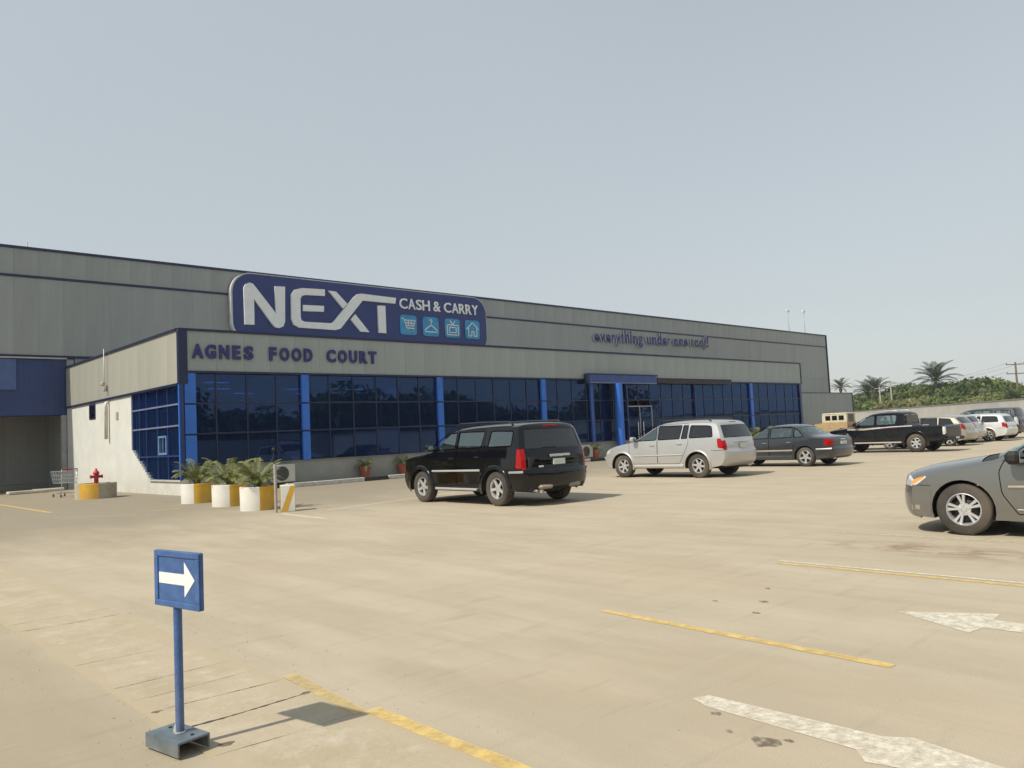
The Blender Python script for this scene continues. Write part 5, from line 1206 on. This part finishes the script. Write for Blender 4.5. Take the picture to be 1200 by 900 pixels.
# ------------------------------------------------------------------ AC units and pots on the walkway
ACM = pm('aircon_casing', (.55, .54, .48), .6, var=.06, dirt=((.35, .28, .2), .5), dirtz=(.0, .3))
def aircon(x, y, lab):
    root = empty('air_conditioner', (x, y, .13)); tag(root, lab, 'air conditioner')
    b = MB(); b.cbox(-.42, .42, -.15, .15, .06, .70, .025); b.build('casing', ACM, root, smooth=40)
    b = MB(); b.lathe([(.25, .158), (.25, .152)], 28, 'y', (-.10, 0, .38)); b.lathe([(.001, .1515), (.25, .1515)], 28, 'y', (-.10, 0, .38)); b.build('fan_recess', pm('fan_grey', (.13, .13, .12), .7), root)
    b = MB()
    for r_i in (.06, .10, .14, .18, .22, .255): b.lathe([(r_i-.004, .156), (r_i+.004, .164)], 24, 'y', (-.10, 0, .38))
    for k in range(8): a = k*PI/4; b.tube([(-.10+.04*math.cos(a), -.16, .38+.04*math.sin(a)), (-.10+.255*math.cos(a), -.16, .38+.255*math.sin(a))], .004, 4)
    b.build('fan_grille', MT['trim'], root)
    for s in (-.3, .3): MB().box(s-.04, s+.04, -.14, .14, 0, .058).build('foot', MT['trim'], root)
aircon(13.62, 26.86, 'outdoor air-conditioning unit beside the planters, nearest the corner')
aircon(30.0, 26.86, 'outdoor air-conditioning unit between the two SUVs by the entrance')
POT = pm('terracotta_red_pot', (.36, .09, .055), .75, var=.12)
def pot_mesh():
    b = MB(); b.lathe([(.001, .0), (.15, .0), (.20, .34), (.235, .345), (.24, .40), (.21, .40), (.19, .33), (.001, .33)], 20); return b.mesh('pot', POT, 35)
pm_ = pot_mesh()
BROAD = [frond_mesh(1.0, 1.3, .9, 7, .26, .12, .5, seed=5), frond_mesh(1.0, 1.0, 1.1, 7, .26, .12, .6, seed=6)]
def pot_plant(x, y, h, lab, yellowish=False, s=1.0):
    root = empty('potted_plant', (x, y, .13)); tag(root, lab, 'potted plant', 'red pots along the walkway')
    o = link('pot', pm_, root); o.scale = (s, s, s)
    for i in range(13):
        o = link('frond', (FR if not yellowish else BROAD)[i % 2], root, (0, 0, .34*s), (0, 0, i*2.4)); q = h*random.uniform(.6, 1.05); o.scale = (q*.7, q*.7, q)
pot_plant(17.09, 26.85, .85, 'red pot with a wispy yellowish plant, left of the black SUV', True)
pot_plant(18.86, 26.85, .78, 'red pot with a bright green plant touching the black SUV nose in view')
pot_plant(30.65, 26.75, .75, 'red pot with a bushy plant beside the blue entrance column', True)
areca((44.6, 25.9, .0), 26, 1.25, 'bushy green palm plant behind the gap of silver SUV and dark saloon', 'palm plant')

# ------------------------------------------------------------------ perimeter wall, gate piece
wall = empty('perimeter_wall', (133.6, 58.9, 0)); tag(wall, 'long pale concrete perimeter wall behind the far parked vehicles', 'wall')
A = Vector((133.6, 58.9)); Bp = Vector((93.6, 23.7)); d = (Bp-A).normalized(); nrm = Vector((-d.y, d.x)); ang = math.atan2(d.y, d.x); wall.rotation_euler = (0, 0, ang)
WC = pm('perimeter_wall_render', (.44, .43, .39), .85, var=.12, scale=.6, islands=.06, bmp=.2)
wpm = MB().box(.01, 3.99, 0, .22, 0, 2.66).mesh('wall_panel', WC); cpm = MB().box(0, 4.0, -.05, .27, 2.662, 2.80).mesh('coping', pm('wall_coping', (.20, .19, .17), .85))
for i in range(-4, 30):
    link('wall_panel', wpm, wall, (i*4.0, 0, 0)); link('coping', cpm, wall, (i*4.0, 0, 0))
gt = empty('grey_gate', (86.0, 38.5, 0)); tag(gt, 'dark grey sheet gate between the annex and the perimeter wall', 'gate')
gd = Vector((105, 45.6))-Vector((84, 37.2)); gt.rotation_euler = (0, 0, math.atan2(gd.y, gd.x)); gpm = MB().box(0, 1.96, 0, .06, .08, 2.05).mesh('gate_panel', CLAD)
for i in range(-1, 10): link('gate_panel', gpm, gt, (i*2.0, 0, 0))

# ------------------------------------------------------------------ old cream off-roader far off
CRM = pm('cream_vehicle_paint', (.60, .55, .42), .55, var=.08, dirt=(DUST, .6), dirtz=(.3, 2.0)); TAN = pm('tan_vehicle_paint', (.42, .30, .15), .65, var=.12)
root = empty('off_road_van', (72.05, 33.55, 0), R(90)); tag(root, 'small old cream off-roader with boxy three-window cab and tan lower body, near the annex', 'van')
b = MB(); hw = .92; Q = .74
b.prism([(Q*a, c) for a, c in [(-2.1, .45), (-2.15, 1.0), (-2.12, 1.28), (1.0, 1.28), (1.15, 1.22), (2.0, 1.18), (2.1, .95), (2.1, .55), (1.9, .42)]], -hw, hw); b.build('lower_body', TAN, root)
b = MB(); b.cbox(-2.14*Q, 1.0*Q, -.90, .90, 1.98, 2.12, .05); b.build('roof', CRM, root, smooth=35)
b = MB()
for s in (1, -1):
    for a, c in ((-2.1, -1.75), (-1.1, -.90), (-.25, -.05), (.60, 1.0)): b.box(Q*a, Q*c, min(s*.84, s*.90), max(s*.84, s*.90), 1.281, 1.979)
    b.box(-1.749*Q, .599*Q, min(s*.842, s*.898), max(s*.842, s*.898), 1.282, 1.45); b.box(-1.749*Q, .599*Q, min(s*.842, s*.898), max(s*.842, s*.898), 1.88, 1.978)
b.box(-2.10*Q, -2.05*Q, -.839, -.60, 1.281, 1.979); b.box(-2.10*Q, -2.05*Q, .60, .839, 1.281, 1.979); b.box(.92*Q, .98*Q, -.839, .839, 1.281, 1.40)
b.build('cab_frame', CRM, root)
for s in (1, -1):
    for a, c in ((-1.75, -1.1), (-.9, -.25), (-.05, .6)): MB().box(Q*a, Q*c, s*.86, s*.866, 1.45, 1.88).build('side_window', MT['glass_dark'], root) if s > 0 else MB().box(Q*a, Q*c, -.866, -.86, 1.45, 1.88).build('side_window', MT['glass_dark'], root)
MB().box(-2.075*Q, -2.065*Q, -.6, .6, 1.3, 1.95).build('rear_window', MT['glass_dark'], root); MB().box(.945*Q, .955*Q, -.83, .83, 1.41, 1.97).build('windscreen', MT['glass_dark'], root)
for s in (1, -1):
    MB().cbox(-2.17*Q, -2.13*Q, s*.80-.07, s*.80+.07, .85, 1.05, .01).build('tail_lamp', MT['red'], root); MB().lathe([(.001, .03), (.10, .02), (.11, 0)], 14, 'y', (0, 0, 0)).build('headlight', MT['clear'], root, loc=(2.1*Q, s*.6, .85), rot=(0, 0, PI/2))
for u in (-1.0, 1.05):
    for s in (1, -1): o = link('wheel', WM_p[0], root, (u, s*.82, .378), (0, 0, 0 if s > 0 else PI)); link('tyre', WM_p[1], o); link('rim', WM_p[2], o)

# ------------------------------------------------------------------ trees
def leaf_mat(name, a, b_, c):
    m, nt, bs = newmat(name); g = nt.nodes.new('ShaderNodeNewGeometry')
    col = mixc(nt, g.outputs['Random Per Island'], a, b_); n_ = noise(nt, .35, 3)
    col = mixc(nt, ramp(nt, n_, .45, .7, 0, .8), col, c)
    nt.links.new(col, bs.inputs['Base Color']); bs.inputs['Roughness'].default_value = .55; bs.inputs['Specular IOR Level'].default_value = .3
    tr = N(nt, 'ShaderNodeBsdfTranslucent'); nt.links.new(col, tr.inputs[0]); mx = N(nt, 'ShaderNodeMixShader'); mx.inputs[0].default_value = .25
    nt.links.new(bs.outputs[0], mx.inputs[1]); nt.links.new(tr.outputs[0], mx.inputs[2]); nt.links.new(mx.outputs[0], nt.nodes['Material Output'].inputs[0]); return m
LF = [leaf_mat('bush_leaf', (.085, .125, .035), (.14, .19, .05), (.18, .20, .07)), leaf_mat('dark_bush_leaf', (.055, .09, .028), (.095, .135, .04), (.12, .145, .05)), leaf_mat('yellow_bush_leaf', (.14, .16, .05), (.20, .21, .08), (.24, .21, .10))]
BARK = pm('bark', (.12, .09, .06), .9, bmp=.4)
def crown_mesh(r3, n, ls, mat, seed, lumps=14):
    rg = np.random.default_rng(seed); cs = []
    for i in range(lumps):
        v = rg.normal(size=3); v /= np.linalg.norm(v); v[2] = abs(v[2])*.9-.25; cs.append((v*.62*rg.uniform(.5, 1.0), rg.uniform(.28, .48)))
    k = rg.integers(0, lumps, n); c = np.array([cs[i][0] for i in k]); rr = np.array([cs[i][1] for i in k])
    d = rg.normal(size=(n, 3)); d /= np.linalg.norm(d, axis=1)[:, None]; p = c+d*(rr*rg.uniform(.72, 1.06, n))[:, None]
    p = p*np.array(r3); nn = d+rg.normal(size=(n, 3))*.55; nn /= np.linalg.norm(nn, axis=1)[:, None]
    a = np.cross(nn, rg.normal(size=(n, 3))); a /= np.linalg.norm(a, axis=1)[:, None]; b = np.cross(nn, a); s = (ls*rg.uniform(.6, 1.3, n))[:, None]
    v = np.stack([p-a*s, p+b*s*.55, p+a*s, p-b*s*.55], 1).reshape(-1, 3); me = bpy.data.meshes.new('crown')
    me.vertices.add(4*n); me.vertices.foreach_set('co', v.ravel()); me.loops.add(4*n); me.loops.foreach_set('vertex_index', np.arange(4*n)); me.polygons.add(n); me.polygons.foreach_set('loop_start', np.arange(n)*4); me.polygons.foreach_set('loop_total', np.full(n, 4))
    me.materials.append(mat); me.update(calc_edges=True); me.validate(); return me
def tree(x, y, h, wd, mat, seed, lab, group=None, n=5200, trunk=.25, name='broadleaf_tree', ls=.30, zs=.5):
    root = empty(name, (x, y, 0)); tag(root, lab, 'tree', group)
    link('crown', crown_mesh((wd/2/.95, wd/2/.95, h*zs/.95*.9), n, ls, mat, seed), root, (0, 0, h*(1-zs*.92)))
    b = MB(); b.tube([(0, 0, 0), (.1, .05, h*.35), (0, .1, h*.7)], [trunk, trunk*.7, trunk*.3], 8)
    for k in range(4): a = k*1.7+seed; b.tube([(.05, .03, h*.3), (wd*.22*math.cos(a), wd*.22*math.sin(a), h*.62)], [trunk*.45, trunk*.15], 6)
    b.build('trunk', BARK, root, smooth=True)
fwd = Vector((math.cos(yaw), math.sin(yaw))); rgt = Vector((math.sin(yaw), -math.cos(yaw)))
def far(depth, side): p = fwd*depth+rgt*side; return p.x, p.y
TG = 'green trees beyond the perimeter wall'
trees = [ # x, y, height, width, leaf, label
 (169.8, 73.8, 6.8, 9, 0, 'pale green bush mound at the left end of the trees, beside the gate'),
 (173.5, 73.1, 7.5, 12, 1, 'dark bushy tree below the clump of palm fronds'),
 (168.7, 68.0, 7.0, 12, 0, 'green tree between the palm clump and the twin power poles'),
 (165.6, 64.0, 7.4, 12, 0, 'bright green tree mound just right of the twin power poles'),
 (167.6, 62.1, 8.3, 12, 1, 'tree with dark layered top left of the tall palm'),
 (164.6, 58.1, 7.9, 13, 0, 'rounded green tree standing under the left fronds of the tall palm'),
 (161.6, 54.0, 7.9, 12, 0, 'green tree standing under the right fronds of the tall palm'),
 (161.5, 51.4, 7.5, 11, 1, 'dark green tree between the tall palm and the dome'),
 (142.5, 41.7, 7.8, 13, 0, 'highest dome-shaped tree of the row'),
 (138.7, 42.6, 7.0, 10, 1, 'green tree on the left shoulder of the highest dome'),
 (135.3, 37.6, 6.0, 10, 1, 'green tree on the right shoulder of the highest dome'),
 (127.7, 33.9, 4.6, 9, 2, 'olive bushes along the wall right of the dome'),
 (124.5, 31.4, 4.5, 10, 0, 'green bush at the right edge beside the wooden pole'),
 (146.0, 55.1, 4.7, 14, 2, 'yellowish low bush just over the wall behind the pickup roof'),
 (144.2, 50.0, 5.0, 13, 2, 'low olive bush over the wall below the tall palm'),
 (136.6, 43.3, 4.8, 12, 0, 'low green bush over the wall left of the dome'),
 (128.1, 37.7, 4.4, 11, 2, 'low yellow-green bush over the wall below the dome'),
 (154.0, 64.1, 4.6, 12, 0, 'low green bush over the wall behind the twin poles')]
for i, (x, y, h, wd, li, lab) in enumerate(trees): tree(x, y, h*1.10, wd*1.1, LF[li], 20+i, lab, TG, ls=.36)
LFP = leaf_mat('palm_frond_leaf', (.045, .065, .032), (.07, .095, .045), (.09, .105, .055))
def big_frond(seed):
    m = frond_mesh(1.0, .55, .50, 22, .20, .026, .25, seed=seed); m.materials.clear(); m.materials.append(LFP); return m
BF = [big_frond(11), big_frond(12), big_frond(13)]
def palm(x, y, h, fl, n, lab, th=.28):
    root = empty('palm_tree', (x, y, 0)); tag(root, lab, 'palm tree')
    b = MB(); b.tube([(0, 0, 0), (.1, 0, h*.5), (0, .05, h-.1)], [th, th*.75, th*.7], 10); b.lathe([(th*.7, h-.7), (th*1.25, h-.35), (th*.9, h), (.01, h+.1)], 10); b.build('trunk', BARK, root, smooth=True)
    for i in range(n):
        t = i/n; o = link('frond', BF[i % 3], root, (0, 0, h), (random.uniform(-.2, .2), .35-1.35*t+random.uniform(-.12, .12), i*2.4)); q = fl*random.uniform(.85, 1.1); o.scale = (q, q, q)
for (x, y, h, fl, n, lab) in ((155.3, 53.0, 7.7, 4.9, 27, 'tall palm tree with spreading fronds standing clear against the sky'), (162.6, 66.7, 6.9, 4.2, 28, 'right palm of the low clump near the warehouse end'), (165.1, 69.6, 6.6, 3.9, 26, 'left palm of the low clump near the warehouse end'), (147.6, 67.1, 7.4, 2.6, 24, 'small palm top peeking over the annex roof'), (120.0, 31.5, 3.2, 2.0, 20, 'short yellowish palm near the wooden pole at right edge')): palm(x, y, h, fl, n, lab)

# ------------------------------------------------------------------ power poles and wires
WOOD = pm('weathered_pole_wood', (.17, .13, .10), .9, var=.2); PCON = pm('pole_concrete', (.45, .43, .38), .9)
def upole(x, y, h, m, lab, arms, az=0, r=.13, al=1.1):
    root = empty('power_pole', (x, y, 0), az); tag(root, lab, 'power pole')
    b = MB(); b.tube([(0, 0, 0), (0, 0, h)], [r, r*.75], 8); b.build('post', m, root, smooth=35)
    for z in arms:
        MB().box(-al, al, -.06, .06, z-.06, z+.06).build('crossarm', m, root)
        for u in (-al+.1, 0, al-.1): b = MB(); b.tube([(u, 0, z+.06), (u, 0, z+.30)], [.05, .03], 6); b.build('insulator', MT['trim'], root)
x1, y1_ = far(112, 71.0); upole(x1, y1_, 8.4, WOOD, 'brown wooden power pole with two crossarms at the right edge', (8.1, 6.8), R(-43), .16, 1.35)
x2, y2_ = far(112, 73.6); upole(x2, y2_, 8.6, WOOD, 'second wooden pole at the extreme right edge of the view', (8.3,), R(-43), .16, 1.2)
x3, y3_ = far(141, 65.0); upole(x3, y3_, 7.0, PCON, 'left one of the twin pale concrete power poles', (6.7,), R(-43), .14, .9)
x4, y4_ = far(141, 67.0); upole(x4, y4_, 7.6, PCON, 'right one of the twin pale concrete power poles', (7.4, 6.9), R(-43), .14, .9)
for i, (dz, u) in enumerate(((8.35, -1.2), (8.35, 1.2), (7.05, -1.2))):
    a = Vector((x1, y1_, dz)); c = Vector((x4, y4_, 7.6-(8.35-dz)*.3)); b = MB()
    off = Vector((rgt.x, rgt.y, 0))*u
    b.tube([a.lerp(c, t/10)+off*(1-t/14)-Vector((0, 0, 2.0*t/10*(1-t/10)*4*.5)) for t in range(11)], .012, 4); o = b.build('power_cable', MT['trim'], None, smooth=True); tag(o, ['upper left-hand cable running from the pole top at the right edge', 'upper right-hand cable running from the pole top at the right edge', 'lowest cable, from the lower crossarm of the right edge pole'][i], 'cable', 'power cables between the poles')

# ------------------------------------------------------------------ wooded surroundings behind the viewer, seen only in the glass
bm_ = crown_mesh((9, 9, 6.5), 2600, .55, LF[1], 99, 16)
for i in range(17):
    x = -25+i*8+random.uniform(-2, 2); y = -34+random.uniform(-5, 5); s = random.uniform(.55, .95)
    root = empty('broadleaf_tree', (x, y, 0)); tag(root, 'dark tree behind the car park seen only mirrored in the glass front', 'tree', 'trees behind the car park')
    o = link('crown', bm_, root, (0, 0, 5.0*s), (0, 0, i*1.1)); o.scale = (s, s, s*random.uniform(.9, 1.25)); MB().tube([(0, 0, 0), (0, 0, 6*s)], [.35, .2], 8).build('trunk', BARK, root)
b = MB().box(-30, 120, -22.2, -22, 0, 2.6); o = b.build('boundary_wall', WC); tag(o, 'pale boundary wall behind the car park, mirrored in the glass front', 'wall')

# ------------------------------------------------------------------ hazy air
m, nt, bs = newmat('hazy_air'); nt.nodes.remove(bs)
pv = nt.nodes.new('ShaderNodeVolumePrincipled'); pv.inputs['Color'].default_value = (.92, .95, 1, 1); pv.inputs['Density'].default_value = HAZE; pv.inputs['Anisotropy'].default_value = .3
nt.links.new(pv.outputs[0], nt.nodes['Material Output'].inputs['Volume'])
b = MB(); b.box(-301, 601, -301, 601, -1, 16); o = b.build('haze', m, kind='stuff')
